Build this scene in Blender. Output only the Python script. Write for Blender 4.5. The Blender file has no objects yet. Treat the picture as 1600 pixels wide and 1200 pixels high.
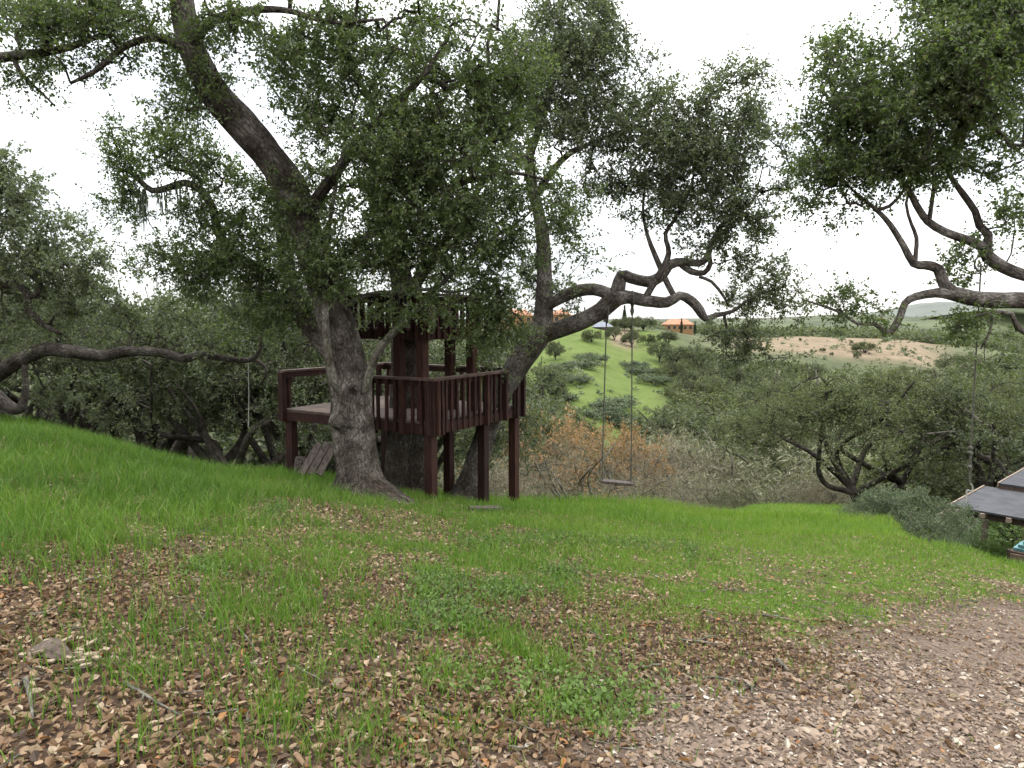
import bpy, math, numpy as np
from mathutils import Vector
R = math.radians
RNG = np.random.default_rng(7)
scene = bpy.context.scene
col = scene.collection

# ------------------------------------------------------------------ camera, sky, sun, exposure
FPX, PITCH, CAMZ, YH = 1122.0, R(5.1), 1.6, 497.0
cam = bpy.data.cameras.new('camera'); cam.sensor_width = 36; cam.lens = 36 * FPX / 1600
cam.clip_start = 0.05; cam.clip_end = 20000
camo = bpy.data.objects.new('camera', cam); col.objects.link(camo)
camo.location = (0, 0, CAMZ); camo.rotation_euler = (R(90) - PITCH, 0, 0)
scene.camera = camo

world = bpy.data.worlds.new('World'); scene.world = world; world.use_nodes = True
wn, wl = world.node_tree.nodes, world.node_tree.links
wn.clear()
SUN_EL, SUN_AZ = R(52), R(35)          # azimuth from +Y towards +X
sky = wn.new('ShaderNodeTexSky'); sky.sky_type = 'NISHITA'; sky.sun_disc = False
sky.sun_elevation = SUN_EL; sky.sun_rotation = SUN_AZ
wtc = wn.new('ShaderNodeTexCoord')
wmap = wn.new('ShaderNodeMapping'); wmap.inputs['Scale'].default_value = (1.0, 1.0, 3.2)
wnoise = wn.new('ShaderNodeTexNoise'); wnoise.inputs['Scale'].default_value = 2.1
wnoise.inputs['Detail'].default_value = 5; wnoise.inputs['Roughness'].default_value = 0.5
wramp = wn.new('ShaderNodeValToRGB')
wramp.color_ramp.elements[0].position = 0.36; wramp.color_ramp.elements[0].color = (0.58, 0.60, 0.64, 1)
wramp.color_ramp.elements[1].position = 0.58; wramp.color_ramp.elements[1].color = (1, 1, 1, 1)
wmul = wn.new('ShaderNodeVectorMath'); wmul.operation = 'SCALE'; wmul.inputs['Scale'].default_value = 11.0
wmix = wn.new('ShaderNodeMix'); wmix.data_type = 'RGBA'; wmix.inputs['Factor'].default_value = 0.93
wbg = wn.new('ShaderNodeBackground'); wbg.inputs['Strength'].default_value = 0.10
wout = wn.new('ShaderNodeOutputWorld')
wl.new(wtc.outputs['Generated'], wmap.inputs['Vector']); wl.new(wmap.outputs['Vector'], wnoise.inputs['Vector'])
wl.new(wnoise.outputs['Fac'], wramp.inputs['Fac']); wl.new(wramp.outputs['Color'], wmul.inputs[0])
wsep = wn.new('ShaderNodeSeparateXYZ'); wl.new(wtc.outputs['Generated'], wsep.inputs[0])
wmr = wn.new('ShaderNodeMapRange'); wmr.inputs['From Min'].default_value = 0.0; wmr.inputs['From Max'].default_value = 1.0
wmr.inputs['To Min'].default_value = 1 / 3; wmr.inputs['To Max'].default_value = 1.0; wl.new(wsep.outputs['Z'], wmr.inputs['Value'])
wel = wn.new('ShaderNodeVectorMath'); wel.operation = 'SCALE'; wl.new(wramp.outputs['Color'], wel.inputs[0]); wl.new(wmr.outputs['Result'], wel.inputs['Scale']); wl.new(wel.outputs['Vector'], wmul.inputs[0])
wl.new(sky.outputs['Color'], wmix.inputs['A']); wl.new(wmul.outputs['Vector'], wmix.inputs['B'])
wl.new(wmix.outputs['Result'], wbg.inputs['Color']); wl.new(wbg.outputs['Background'], wout.inputs['Surface'])

sun = bpy.data.lights.new('sun', 'SUN'); sun.energy = 1.5; sun.angle = R(18); sun.color = (1, 0.95, 0.87)
suno = bpy.data.objects.new('sun', sun); col.objects.link(suno); suno.location = (20, 30, 60)
sd = Vector((math.cos(SUN_EL) * math.sin(SUN_AZ), math.cos(SUN_EL) * math.cos(SUN_AZ), math.sin(SUN_EL)))
suno.rotation_euler = (-sd).to_track_quat('-Z', 'Y').to_euler()

vs = scene.view_settings
vs.view_transform = 'Standard'; vs.look = 'None'; vs.exposure = 2.12; vs.gamma = 1; vs.use_curve_mapping = False
cy = scene.cycles
cy.use_denoising = True; cy.max_bounces = 5; cy.diffuse_bounces = 3; cy.glossy_bounces = 2
cy.transmission_bounces = 3; cy.transparent_max_bounces = 4; cy.volume_bounces = 0
cy.caustics_reflective = False; cy.caustics_refractive = False

# ------------------------------------------------------------------ helpers: pixels of the 1600x1200 photograph -> world points at a real depth
def P(px, py, Y):
    u = (px - 800) / FPX; v = (600 - py) / FPX
    d = np.array([u, math.cos(PITCH) + v * math.sin(PITCH), -math.sin(PITCH) + v * math.cos(PITCH)])
    return np.array([0, 0, CAMZ]) + d * (Y / d[1])
def PA(px, py, Y):
    px, py, Y = np.broadcast_arrays(np.asarray(px, float), np.asarray(py, float), np.asarray(Y, float))
    u = (px - 800) / FPX; v = (600 - py) / FPX
    dy = math.cos(PITCH) + v * math.sin(PITCH); dz = -math.sin(PITCH) + v * math.cos(PITCH)
    t = Y / dy
    return np.stack([u * t, Y, CAMZ + dz * t], -1)
def zrow(py, Y): return float(P(800, py, Y)[2])
def sstep(a, b, x):
    t = np.clip((x - a) / (b - a), 0, 1); return t * t * (3 - 2 * t)

# value noise (numpy)
_perm = np.random.default_rng(3).random((64, 64))
def vnoise(x, y):
    x = np.asarray(x, float); y = np.asarray(y, float)
    xi = np.floor(x).astype(int); yi = np.floor(y).astype(int)
    fx = x - xi; fy = y - yi; fx = fx * fx * (3 - 2 * fx); fy = fy * fy * (3 - 2 * fy)
    g = lambda a, b: _perm[a & 63, b & 63]
    return (g(xi, yi) * (1 - fx) + g(xi + 1, yi) * fx) * (1 - fy) + (g(xi, yi + 1) * (1 - fx) + g(xi + 1, yi + 1) * fx) * fy
def fbm(x, y, o=4):
    s = 0; a = 0.5
    for i in range(o):
        s = s + a * vnoise(x * 2 ** i + 17.3 * i, y * 2 ** i + 5.1 * i); a *= 0.5
    return s / (1 - 0.5 ** o)

# ------------------------------------------------------------------ terrain height
def pz(lst): return [(Y, (zrow(v[1], Y) if isinstance(v, tuple) else v)) for Y, v in lst]
r_ = lambda py: ('row', py)
COLS = [
 (-1800, pz([(10, 0.6), (15, 0.9), (30, 0), (70, -8), (150, -10), (300, 0), (1000, 5), (8000, -20)])),
 (-500, pz([(10, 0.1), (15, 0.2), (22, -1.2), (40, -7), (80, -15), (150, -12), (300, 0), (1000, 5), (8000, -20)])),
 (0, pz([(10, -0.1), (14, -0.4), (18, -1.8), (30, -6.5), (70, -18), (120, -17), (220, -5), (400, 0), (1000, 3), (8000, -20)])),
 (400, pz([(10, -0.7), (12.5, -1.1), (16, -2.5), (30, -8.5), (70, -20), (120, -16), (200, -6), (300, -2), (1000, -2), (8000, -20)])),
 (800, pz([(10, -1.1), (13.2, -1.75), (17, -3.6), (30, -9.5), (60, -19), (90, -20), (140, -12), (200, r_(527)), (230, r_(512)), (300, -4), (1000, -12), (8000, -25)])),
 (900, pz([(10, -1.2), (14, r_(783)), (18, -4.2), (30, -9.5), (60, -19), (90, -20), (120, r_(640)), (150, r_(580)), (190, r_(532)), (225, r_(508)), (300, -5), (1000, -12), (8000, -25)])),
 (1000, pz([(10, -1.3), (14, r_(788)), (18, -4.0), (30, -9.5), (60, -19), (100, -20), (130, r_(640)), (165, r_(585)), (200, r_(545)), (250, r_(515)), (330, r_(513)), (450, -8), (1000, -14), (8000, -25)])),
 (1200, pz([(10, r_(835)), (14, r_(808)), (20, r_(795)), (28, r_(790)), (33, -8.8), (60, -19), (100, -21), (170, -18), (250, r_(556)), (320, r_(527)), (420, -8), (1000, -14), (8000, -25)])),
 (1395, pz([(10, r_(838)), (14, r_(815)), (20, r_(800)), (30, r_(789)), (36, -9.5), (60, -18), (120, -21), (200, -17), (250, r_(572)), (320, r_(529)), (420, -9), (1000, -14), (8000, -25)])),
 (1490, pz([(8.5, r_(866)), (10, r_(852)), (13, -3.1), (18, -5.3), (30, -8.4), (60, -17), (120, -21), (250, -17), (340, r_(540)), (420, -12), (1000, -14), (8000, -25)])),
 (1620, pz([(8, r_(905)), (10, r_(884)), (14, -3.7), (18, -5.6), (30, -8.5), (60, -16), (120, -20), (250, -18), (400, -14), (1000, -14), (8000, -25)])),
 (2400, pz([(8, -2.2), (10, -2.9), (14, -4.4), (18, -6), (30, -9), (60, -15), (120, -18), (250, -16), (400, -14), (1000, -12), (8000, -25)])),
]
CPX = np.array([c[0] for c in COLS], float)
def near_z(x, y):
    yy = np.maximum(y, -3)
    return -0.115 * x - 0.078 * yy - 0.0033 * yy * np.abs(yy) + 0.12
def ground_z(x, y):
    x = np.asarray(x, float); y = np.asarray(y, float)
    ys = np.maximum(y, 6.0)
    px = np.clip(800 + FPX * x / ys, CPX[0] + 1, CPX[-1] - 1)
    L = np.log(ys)
    zc = np.stack([np.interp(L, np.log([a for a, b in c[1]]), [b for a, b in c[1]]) for c in COLS], 0)
    k = np.clip(np.searchsorted(CPX, px) - 1, 0, len(CPX) - 2)
    t = (px - CPX[k]) / (CPX[k + 1] - CPX[k]); t = t * t * (3 - 2 * t)
    zz = np.take_along_axis(zc, k[None], 0)[0] * (1 - t) + np.take_along_axis(zc, k[None] + 1, 0)[0] * t
    n = near_z(x, y)
    w = sstep(7.5, 10.5, y)
    z = n * (1 - w) + zz * w
    z = z + (fbm(x * 0.5, y * 0.5, 3) - 0.5) * 0.10 * sstep(0.5, 3, y)
    far = sstep(40, 120, y)
    return z + far * (fbm(x * 0.03, y * 0.03, 4) - 0.5) * 3.0
def gz(x, y): return float(ground_z(np.array([x]), np.array([y]))[0])
def raycast(px, py):
    u = (px - 800) / FPX; v = (600 - py) / FPX
    dy = math.cos(PITCH) + v * math.sin(PITCH); dz = -math.sin(PITCH) + v * math.cos(PITCH)
    Y = np.geomspace(1.2, 60, 900)
    t = Y / dy
    zr = CAMZ + dz * t; zg = ground_z(u * t, Y)
    i = np.argmax(zr < zg) if (zr < zg).any() else len(Y) - 1
    return np.array([u * t[i], Y[i], zg[i]])

# ------------------------------------------------------------------ mesh plumbing
def raw_mesh(name, V, tris=None, quads=None, mat=None, face_attr=None, vec_attr=None, col_attr=None, smooth=False):
    V = np.asarray(V, np.float32).reshape(-1, 3)
    loops = []; sizes = []
    if quads is not None and len(quads): loops.append(np.asarray(quads, np.int32).ravel()); sizes.append(np.full(len(quads), 4, np.int32))
    if tris is not None and len(tris): loops.append(np.asarray(tris, np.int32).ravel()); sizes.append(np.full(len(tris), 3, np.int32))
    lv = np.concatenate(loops); sz = np.concatenate(sizes)
    me = bpy.data.meshes.new(name)
    me.vertices.add(len(V)); me.vertices.foreach_set('co', V.ravel())
    me.loops.add(len(lv)); me.loops.foreach_set('vertex_index', lv)
    me.polygons.add(len(sz)); me.polygons.foreach_set('loop_start', np.concatenate([[0], np.cumsum(sz)[:-1]]).astype(np.int32))
    me.update(calc_edges=True)
    if face_attr is not None:
        a = me.attributes.new('tint', 'FLOAT', 'FACE'); a.data.foreach_set('value', np.asarray(face_attr, np.float32))
    if vec_attr is not None:
        a = me.attributes.new('bark', 'FLOAT_VECTOR', 'POINT'); a.data.foreach_set('vector', np.asarray(vec_attr, np.float32).ravel())
    if col_attr is not None:
        for nm, arr in col_attr.items():
            a = me.attributes.new(nm, 'FLOAT', 'POINT'); a.data.foreach_set('value', np.asarray(arr, np.float32))
    me.polygons.foreach_set('use_smooth', np.full(len(sz), bool(smooth)))
    if mat is not None: me.materials.append(mat)
    return me
def link(name, me, parent=None, loc=None, kind=None, label=None, cat=None, group=None):
    o = bpy.data.objects.new(name, me); col.objects.link(o)
    if loc is not None: o.location = loc
    if parent is not None: o.parent = parent
    return tag(o, label, cat, group, kind)
def tag(o, label=None, cat=None, group=None, kind=None):
    if label: o['label'] = label
    if cat: o['category'] = cat
    if group: o['group'] = group
    if kind: o['kind'] = kind
    return o
def empty(name, loc, label, cat, group=None):
    o = bpy.data.objects.new(name, None); col.objects.link(o); o.location = loc; o.empty_display_size = 0.2
    return tag(o, label, cat, group)

class MB:
    def __init__(s): s.v = []; s.q = []; s.t = []; s.n = 0; s.b = []; s.tint = []
    def add(s, V, quads=None, tris=None, bark=None):
        V = np.asarray(V, float).reshape(-1, 3)
        s.v.append(V)
        if quads is not None and len(quads): s.q.append(np.asarray(quads) + s.n)
        if tris is not None and len(tris): s.t.append(np.asarray(tris) + s.n)
        s.b.append(np.zeros((len(V), 3)) if bark is None else bark)
        s.n += len(V)
    def beam(s, p0, p1, w, h, up=(0, 0, 1)):
        p0 = np.asarray(p0, float); p1 = np.asarray(p1, float); d = p1 - p0; d /= np.linalg.norm(d)
        up = np.asarray(up, float); sx = np.cross(d, up); sx /= np.linalg.norm(sx); sy = np.cross(sx, d)
        c = [(-1, -1), (1, -1), (1, 1), (-1, 1)]
        V = [p + sx * a * w / 2 + sy * b * h / 2 for p in (p0, p1) for a, b in c]
        s.add(V, [(3, 2, 1, 0), (4, 5, 6, 7), (0, 1, 5, 4), (1, 2, 6, 5), (2, 3, 7, 6), (3, 0, 4, 7)])
    def tube(s, pts, rad, sides=8, rough=0.0, seed=0, cap=True, along0=0.0, lobes=0.0):
        pts = np.asarray(pts, float); rad = np.asarray(rad, float); n = len(pts)
        tan = np.gradient(pts, axis=0); tan /= np.linalg.norm(tan, axis=1, keepdims=True) + 1e-9
        ref = np.array([0, 1.0, 0]) if abs(tan[0][1]) < 0.8 else np.array([1.0, 0, 0])
        a = np.cross(tan[0], ref); a /= np.linalg.norm(a)
        A = np.zeros((n, 3))
        for i in range(n):
            a = a - tan[i] * a.dot(tan[i]); a /= np.linalg.norm(a) + 1e-9; A[i] = a
        B = np.cross(tan, A)
        th = np.linspace(0, 2 * np.pi, sides, endpoint=False)
        al = along0 + np.concatenate([[0], np.cumsum(np.linalg.norm(np.diff(pts, axis=0), axis=1))])
        rr = np.repeat(rad[:, None], sides, 1)
        if rough:
            T, AL = np.meshgrid(th, al)
            rr = rr * (1 + rough * (vnoise(np.cos(T) * 1.6 + 20 + seed, AL * 2.2 + np.sin(T) * 1.6 + seed * 3.1) - 0.5) * 2
                       + rough * 0.5 * (vnoise(np.cos(T) * 4 + 9 + seed, AL * 6 + np.sin(T) * 4) - 0.5) * 2)
        if lobes: rr = rr * (1 + lobes * np.cos(3 * th + seed)[None] )
        V = pts[:, None] + rr[..., None] * (np.cos(th)[None, :, None] * A[:, None] + np.sin(th)[None, :, None] * B[:, None])
        bk = np.stack([np.cos(th)[None] * rr, np.sin(th)[None] * rr, np.repeat(al[:, None], sides, 1)], -1)
        i = np.arange(n - 1)[:, None] * sides; j = np.arange(sides)[None]; k = (j + 1) % sides
        q = np.stack([i + j, i + k, i + sides + k, i + sides + j], -1).reshape(-1, 4)
        V = V.reshape(-1, 3); bk = bk.reshape(-1, 3); tr = []
        if cap:
            V = np.concatenate([V, [pts[-1]]]); bk = np.concatenate([bk, [bk[-1]]])
            o = (n - 1) * sides; tr = [(o + a_, o + (a_ + 1) % sides, n * sides) for a_ in range(sides)]
        s.add(V, q, tr, bk)
    def arrays(s):
        return (np.concatenate(s.v), np.concatenate(s.t) if s.t else None, np.concatenate(s.q) if s.q else None, np.concatenate(s.b))
    def mesh(s, name, mat, origin=(0, 0, 0), smooth=False, bark=False):
        V, t, q, b = s.arrays()
        return raw_mesh(name, V - np.asarray(origin), t, q, mat, vec_attr=b if bark else None, smooth=smooth)
    def build(s, name, mat, parent=None, origin=(0, 0, 0), smooth=False, bark=False, **kw):
        return link(name, s.mesh(name, mat, origin, smooth, bark), parent, **kw)

# ------------------------------------------------------------------ materials
def newmat(name):
    m = bpy.data.materials.new(name); m.use_nodes = True
    nt = m.node_tree; nt.nodes.clear()
    out = nt.nodes.new('ShaderNodeOutputMaterial')
    return m, nt, out
def nd(nt, t, **kw):
    n = nt.nodes.new(t)
    for k, v in kw.items():
        if k.startswith('_'): setattr(n, k[1:], v)
        else: n.inputs[k.replace('__', ' ')].default_value = v
    return n
def ramp(nt, stops, interp='LINEAR'):
    n = nt.nodes.new('ShaderNodeValToRGB'); cr = n.color_ramp; cr.interpolation = interp
    while len(cr.elements) < len(stops): cr.elements.new(0.5)
    for e, (p, c) in zip(cr.elements, stops): e.position = p; e.color = (*c, 1)
    return n
def mixc(nt, fac, a, b, mode='MIX'):
    n = nt.nodes.new('ShaderNodeMix'); n.data_type = 'RGBA'; n.blend_type = mode
    for nm, v in (('Factor', fac), ('A', a), ('B', b)):
        if hasattr(v, 'links') or isinstance(v, bpy.types.NodeSocket): nt.links.new(v, n.inputs[nm])
        else: n.inputs[nm].default_value = v if nm == 'Factor' else (*v, 1)
    return n.outputs['Result']
def leaf_mat(name, stops, transl=0.25, rough=0.5, tcol=1.5, spec=0.4):
    m, nt, out = newmat(name)
    at = nd(nt, 'ShaderNodeAttribute', _attribute_name='tint')
    rp = ramp(nt, stops); nt.links.new(at.outputs['Fac'], rp.inputs['Fac'])
    pb = nd(nt, 'ShaderNodeBsdfPrincipled', Roughness=rough); pb.inputs['Specular IOR Level'].default_value = spec
    nt.links.new(rp.outputs['Color'], pb.inputs['Base Color'])
    if transl > 0:
        tr = nd(nt, 'ShaderNodeBsdfTranslucent')
        sc = mixc(nt, 1.0, rp.outputs['Color'], (tcol, tcol * 1.15, tcol * 0.6), 'MULTIPLY'); nt.links.new(sc, tr.inputs['Color'])
        mx = nd(nt, 'ShaderNodeMixShader', Fac=transl)
        nt.links.new(pb.outputs[0], mx.inputs[1]); nt.links.new(tr.outputs[0], mx.inputs[2]); nt.links.new(mx.outputs[0], out.inputs[0])
    else: nt.links.new(pb.outputs[0], out.inputs[0])
    return m
def bark_mat(name, dark, mid, light, scale=9.0, bump=0.6):
    m, nt, out = newmat(name)
    at = nd(nt, 'ShaderNodeAttribute', _attribute_name='bark')
    mp = nd(nt, 'ShaderNodeMapping'); mp.inputs['Scale'].default_value = (1, 1, 0.32)
    nt.links.new(at.outputs['Vector'], mp.inputs['Vector'])
    vo = nd(nt, 'ShaderNodeTexVoronoi', Scale=scale * 2.6, _feature='DISTANCE_TO_EDGE')
    nz0 = nd(nt, 'ShaderNodeTexNoise', Scale=scale * 1.5, Detail=4.0)
    nt.links.new(mp.outputs[0], nz0.inputs['Vector'])
    wob = mixc(nt, 0.09, mp.outputs[0], nz0.outputs['Color'], 'ADD'); nt.links.new(wob, vo.inputs['Vector'])
    vr = ramp(nt, [(0.0, (0, 0, 0)), (0.16, (1, 1, 1))]); nt.links.new(vo.outputs['Distance'], vr.inputs['Fac'])
    nz = nd(nt, 'ShaderNodeTexNoise', Scale=scale * 3, Detail=8.0, Roughness=0.65); nt.links.new(at.outputs['Vector'], nz.inputs['Vector'])
    nl = nd(nt, 'ShaderNodeTexNoise', Scale=scale * 0.35, Detail=4.0); nt.links.new(at.outputs['Vector'], nl.inputs['Vector'])
    r1 = ramp(nt, [(0.3, dark), (0.52, mid), (0.75, light)]); nt.links.new(nz.outputs['Fac'], r1.inputs['Fac'])
    r2 = ramp(nt, [(0.36, (0.55, 0.5, 0.45)), (0.5, (0.95, 0.93, 0.9)), (0.62, (1.5, 1.52, 1.5))]); nt.links.new(nl.outputs['Fac'], r2.inputs['Fac'])
    c = mixc(nt, 1.0, r1.outputs[0], r2.outputs[0], 'MULTIPLY')
    c2 = mixc(nt, 0.55, c, vr.outputs[0], 'MULTIPLY')
    pb = nd(nt, 'ShaderNodeBsdfPrincipled', Roughness=0.9); pb.inputs['Specular IOR Level'].default_value = 0.2
    nt.links.new(c2, pb.inputs['Base Color'])
    hs = mixc(nt, 0.5, vr.outputs[0], nz.outputs['Fac'])
    bp = nd(nt, 'ShaderNodeBump', Strength=bump, Distance=0.03); nt.links.new(hs, bp.inputs['Height']); nt.links.new(bp.outputs[0], pb.inputs['Normal'])
    nt.links.new(pb.outputs[0], out.inputs[0])
    return m
def plain_mat(name, c1, c2, scale=6.0, rough=0.8, stretch=(1, 1, 1), bump=0.2, metallic=0.0, rnd=0.0):
    m, nt, out = newmat(name)
    tc = nd(nt, 'ShaderNodeTexCoord'); mp = nd(nt, 'ShaderNodeMapping'); mp.inputs['Scale'].default_value = stretch
    nt.links.new(tc.outputs['Object'], mp.inputs['Vector'])
    nz = nd(nt, 'ShaderNodeTexNoise', Scale=scale, Detail=6.0, Roughness=0.6); nt.links.new(mp.outputs[0], nz.inputs['Vector'])
    rp = ramp(nt, [(0.32, c1), (0.68, c2)]); nt.links.new(nz.outputs['Fac'], rp.inputs['Fac'])
    c = rp.outputs[0]
    if rnd:
        oi = nd(nt, 'ShaderNodeObjectInfo'); rr = ramp(nt, [(0, (1 - rnd,) * 3), (1, (1 + rnd, 1 + rnd * .8, 1 + rnd * .7))])
        nt.links.new(oi.outputs['Random'], rr.inputs['Fac']); c = mixc(nt, 1.0, c, rr.outputs[0], 'MULTIPLY')
    pb = nd(nt, 'ShaderNodeBsdfPrincipled', Roughness=rough, Metallic=metallic); nt.links.new(c, pb.inputs['Base Color'])
    pb.inputs['Specular IOR Level'].default_value = 0.3
    if bump:
        bp = nd(nt, 'ShaderNodeBump', Strength=bump, Distance=0.01); nt.links.new(nz.outputs['Fac'], bp.inputs['Height']); nt.links.new(bp.outputs[0], pb.inputs['Normal'])
    nt.links.new(pb.outputs[0], out.inputs[0])
    return m

M = {}
M['oak_leaf'] = leaf_mat('oak_leaf', [(0, (0.060, 0.082, 0.026)), (0.5, (0.100, 0.134, 0.044)), (0.9, (0.155, 0.190, 0.075)), (1, (0.20, 0.19, 0.08))], 0.38, 0.36, 1.9, 0.6)
M['oak_leaf_grey'] = leaf_mat('oak_leaf_grey', [(0, (0.084, 0.097, 0.056)), (0.5, (0.130, 0.148, 0.082)), (1, (0.22, 0.235, 0.145))], 0.36, 0.4, 1.8, 0.6)
M['oak_leaf_far'] = leaf_mat('oak_leaf_far', [(0, (0.075, 0.090, 0.046)), (0.5, (0.118, 0.134, 0.068)), (1, (0.19, 0.20, 0.11))], 0.3, 0.6)
M['oak_leaf_olive'] = leaf_mat('oak_leaf_olive', [(0, (0.072, 0.087, 0.038)), (0.5, (0.118, 0.133, 0.058)), (1, (0.19, 0.20, 0.095))], 0.3, 0.6)
M['oak_leaf_dark'] = leaf_mat('oak_leaf_dark', [(0, (0.058, 0.070, 0.036)), (0.5, (0.095, 0.110, 0.055)), (1, (0.165, 0.18, 0.10))], 0.32, 0.45, 1.7, .5)
M['rust_leaf'] = leaf_mat('rust_leaf', [(0, (0.19, 0.15, 0.08)), (0.4, (0.33, 0.21, 0.11)), (1, (0.48, 0.26, 0.11))], 0.2, 0.7)
M['tan_twig'] = leaf_mat('tan_twig', [(0, (0.16, 0.14, 0.095)), (0.5, (0.27, 0.235, 0.16)), (1, (0.40, 0.355, 0.26))], 0.1, 0.8)
M['olive_twig'] = leaf_mat('olive_twig', [(0, (0.13, 0.135, 0.075)), (0.5, (0.20, 0.20, 0.115)), (1, (0.31, 0.30, 0.19))], 0.15, 0.8)
M['bush_leaf'] = leaf_mat('bush_leaf', [(0, (0.075, 0.10, 0.055)), (0.5, (0.13, 0.165, 0.09)), (1, (0.22, 0.25, 0.15))], 0.2, 0.6)
M['bush_bright'] = leaf_mat('bush_bright', [(0, (0.075, 0.12, 0.030)), (0.5, (0.13, 0.20, 0.055)), (1, (0.22, 0.28, 0.10))], 0.25, 0.55)
M['cypress_leaf'] = leaf_mat('cypress_leaf', [(0, (0.035, 0.055, 0.03)), (1, (0.07, 0.10, 0.05))], 0.1, 0.7)
M['lichen'] = leaf_mat('lichen', [(0, (0.10, 0.115, 0.085)), (1, (0.22, 0.24, 0.18))], 0.2, 0.9)
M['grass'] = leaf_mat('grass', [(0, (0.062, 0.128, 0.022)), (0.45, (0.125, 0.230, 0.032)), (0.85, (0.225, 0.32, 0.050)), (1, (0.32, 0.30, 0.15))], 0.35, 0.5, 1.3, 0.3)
M['weed'] = leaf_mat('weed', [(0, (0.062, 0.110, 0.022)), (0.5, (0.105, 0.175, 0.032)), (1, (0.165, 0.25, 0.05))], 0.3, 0.5, 1.3)
M['dead_leaf'] = leaf_mat('dead_leaf', [(0, (0.055, 0.031, 0.017)), (0.3, (0.145, 0.080, 0.042)), (0.6, (0.265, 0.165, 0.088)), (0.86, (0.39, 0.275, 0.165)), (0.94, (0.48, 0.38, 0.26)), (1, (0.36, 0.17, 0.06))], 0.12, 0.6, 1.2)
M['chip'] = leaf_mat('chip', [(0, (0.088, 0.060, 0.042)), (0.35, (0.195, 0.137, 0.096)), (0.75, (0.335, 0.25, 0.18)), (0.93, (0.43, 0.355, 0.265)), (1, (0.54, 0.49, 0.41))], 0.0, 0.8)
M['bark'] = bark_mat('bark', (0.060, 0.050, 0.040), (0.125, 0.108, 0.090), (0.25, 0.225, 0.19))
M['bark_light'] = bark_mat('bark_light', (0.10, 0.086, 0.074), (0.19, 0.168, 0.148), (0.33, 0.30, 0.265))
M['bark_dark'] = bark_mat('bark_dark', (0.05, 0.042, 0.034), (0.095, 0.082, 0.068), (0.17, 0.152, 0.13))
M['bark_pale'] = bark_mat('bark_pale', (0.11, 0.10, 0.08), (0.19, 0.18, 0.145), (0.30, 0.29, 0.24), bump=0.3)
M['bark_white'] = bark_mat('bark_white', (0.22, 0.20, 0.17), (0.36, 0.34, 0.30), (0.55, 0.53, 0.48), bump=0.3)
M['red_wood'] = plain_mat('red_wood', (0.022, 0.0088, 0.0062), (0.064, 0.027, 0.018), 5.0, 0.75, (6, 6, 1.0), 0.3, rnd=0.38)
M['deck_wood'] = plain_mat('deck_wood', (0.075, 0.052, 0.039), (0.16, 0.118, 0.09), 6.0, 0.8, (1, 1, 4), 0.3, rnd=0.2)
M['rail_wood'] = plain_mat('rail_wood', (0.05, 0.026, 0.02), (0.15, 0.10, 0.08), 5.0, 0.75, (2, 2, 2), 0.3, rnd=0.2)
M['grey_wood'] = plain_mat('grey_wood', (0.05, 0.040, 0.034), (0.155, 0.13, 0.11), 7.0, 0.85, (3, 3, 1), 0.5, rnd=0.2)
M['rope'] = plain_mat('rope', (0.09, 0.085, 0.07), (0.17, 0.16, 0.13), 60.0, 0.9)
M['rope_pale'] = plain_mat('rope_pale', (0.30, 0.29, 0.25), (0.5, 0.48, 0.43), 60.0, 0.9)

# ------------------------------------------------------------------ ground
def warp(n, lo, hi, s):
    a = np.linspace(math.asinh(lo / s), math.asinh(hi / s), n); return np.sinh(a) * s
gx = warp(280, -6000, 6000, 3.0); gy = warp(310, -60, 9000, 4.0)
GX, GY = np.meshgrid(gx, gy); GZ = ground_z(GX, GY)
nx, ny = len(gx), len(gy)
ii = (np.arange(ny - 1)[:, None] * nx + np.arange(nx - 1)[None]).ravel()
gq = np.stack([ii, ii + 1, ii + nx + 1, ii + nx], -1)

# covers. blobs: px, py, half-width px, half-height px, density, blade height (m)
GRASS = [(60, 708, 260, 50, 1.1, .24), (250, 722, 220, 32, 1.2, .22), (400, 762, 160, 22, .9, .20), (80, 820, 240, 80, .42, .22),
 (280, 825, 120, 55, .30, .2), (350, 930, 90, 80, .22, .2), (440, 950, 40, 55, .6, .17), (500, 1120, 110, 55, .38, .14), (250, 1040, 60, 60, .22, .15),
 (720, 960, 190, 80, .55, .12), (860, 1030, 210, 60, .7, .10), (950, 1085, 80, 35, .7, .07), (650, 1130, 120, 50, .3, .1), (760, 880, 260, 30, .45, .10),
 (860, 845, 140, 18, .8, .09), (1150, 960, 170, 60, .38, .06), (1180, 880, 280, 40, .75, .09), (1230, 1000, 60, 45, .4, .07), (1110, 825, 330, 32, 1.4, .16), (1350, 845, 300, 34, 1.3, .11),
 (1480, 880, 230, 26, 1.0, .08), (1300, 806, 190, 14, 1.3, .18), (720, 783, 230, 12, 1.0, .13), (900, 795, 200, 16, 1.0, .14), (640, 800, 60, 15, .3, .1)]
BL = []
for px, py, rx, ry, dn, h in GRASS:
    c = raycast(px, py); a = raycast(px, py + ry); b = raycast(px, max(py - ry, py * 0.5 + 0.5 * 770 if py > 800 else py - ry))
    ryw = max(0.25, (min(b[1], c[1] * 1.5) - a[1]) / 2)
    BL.append((c[0], c[1], rx * c[1] / FPX, ryw, dn, h))
PATHL = np.array([raycast(px, py)[:2] for px, py in [(830, 1210), (900, 1150), (1010, 1105), (1120, 1060), (1240, 1035), (1330, 985), (1420, 940), (1500, 925), (1640, 915)]])
PATHL = np.concatenate([[[PATHL[0][0] - 1.2, -3]], PATHL, [[PATHL[-1][0] + 8, PATHL[-1][1] + 1.0]]])
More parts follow.
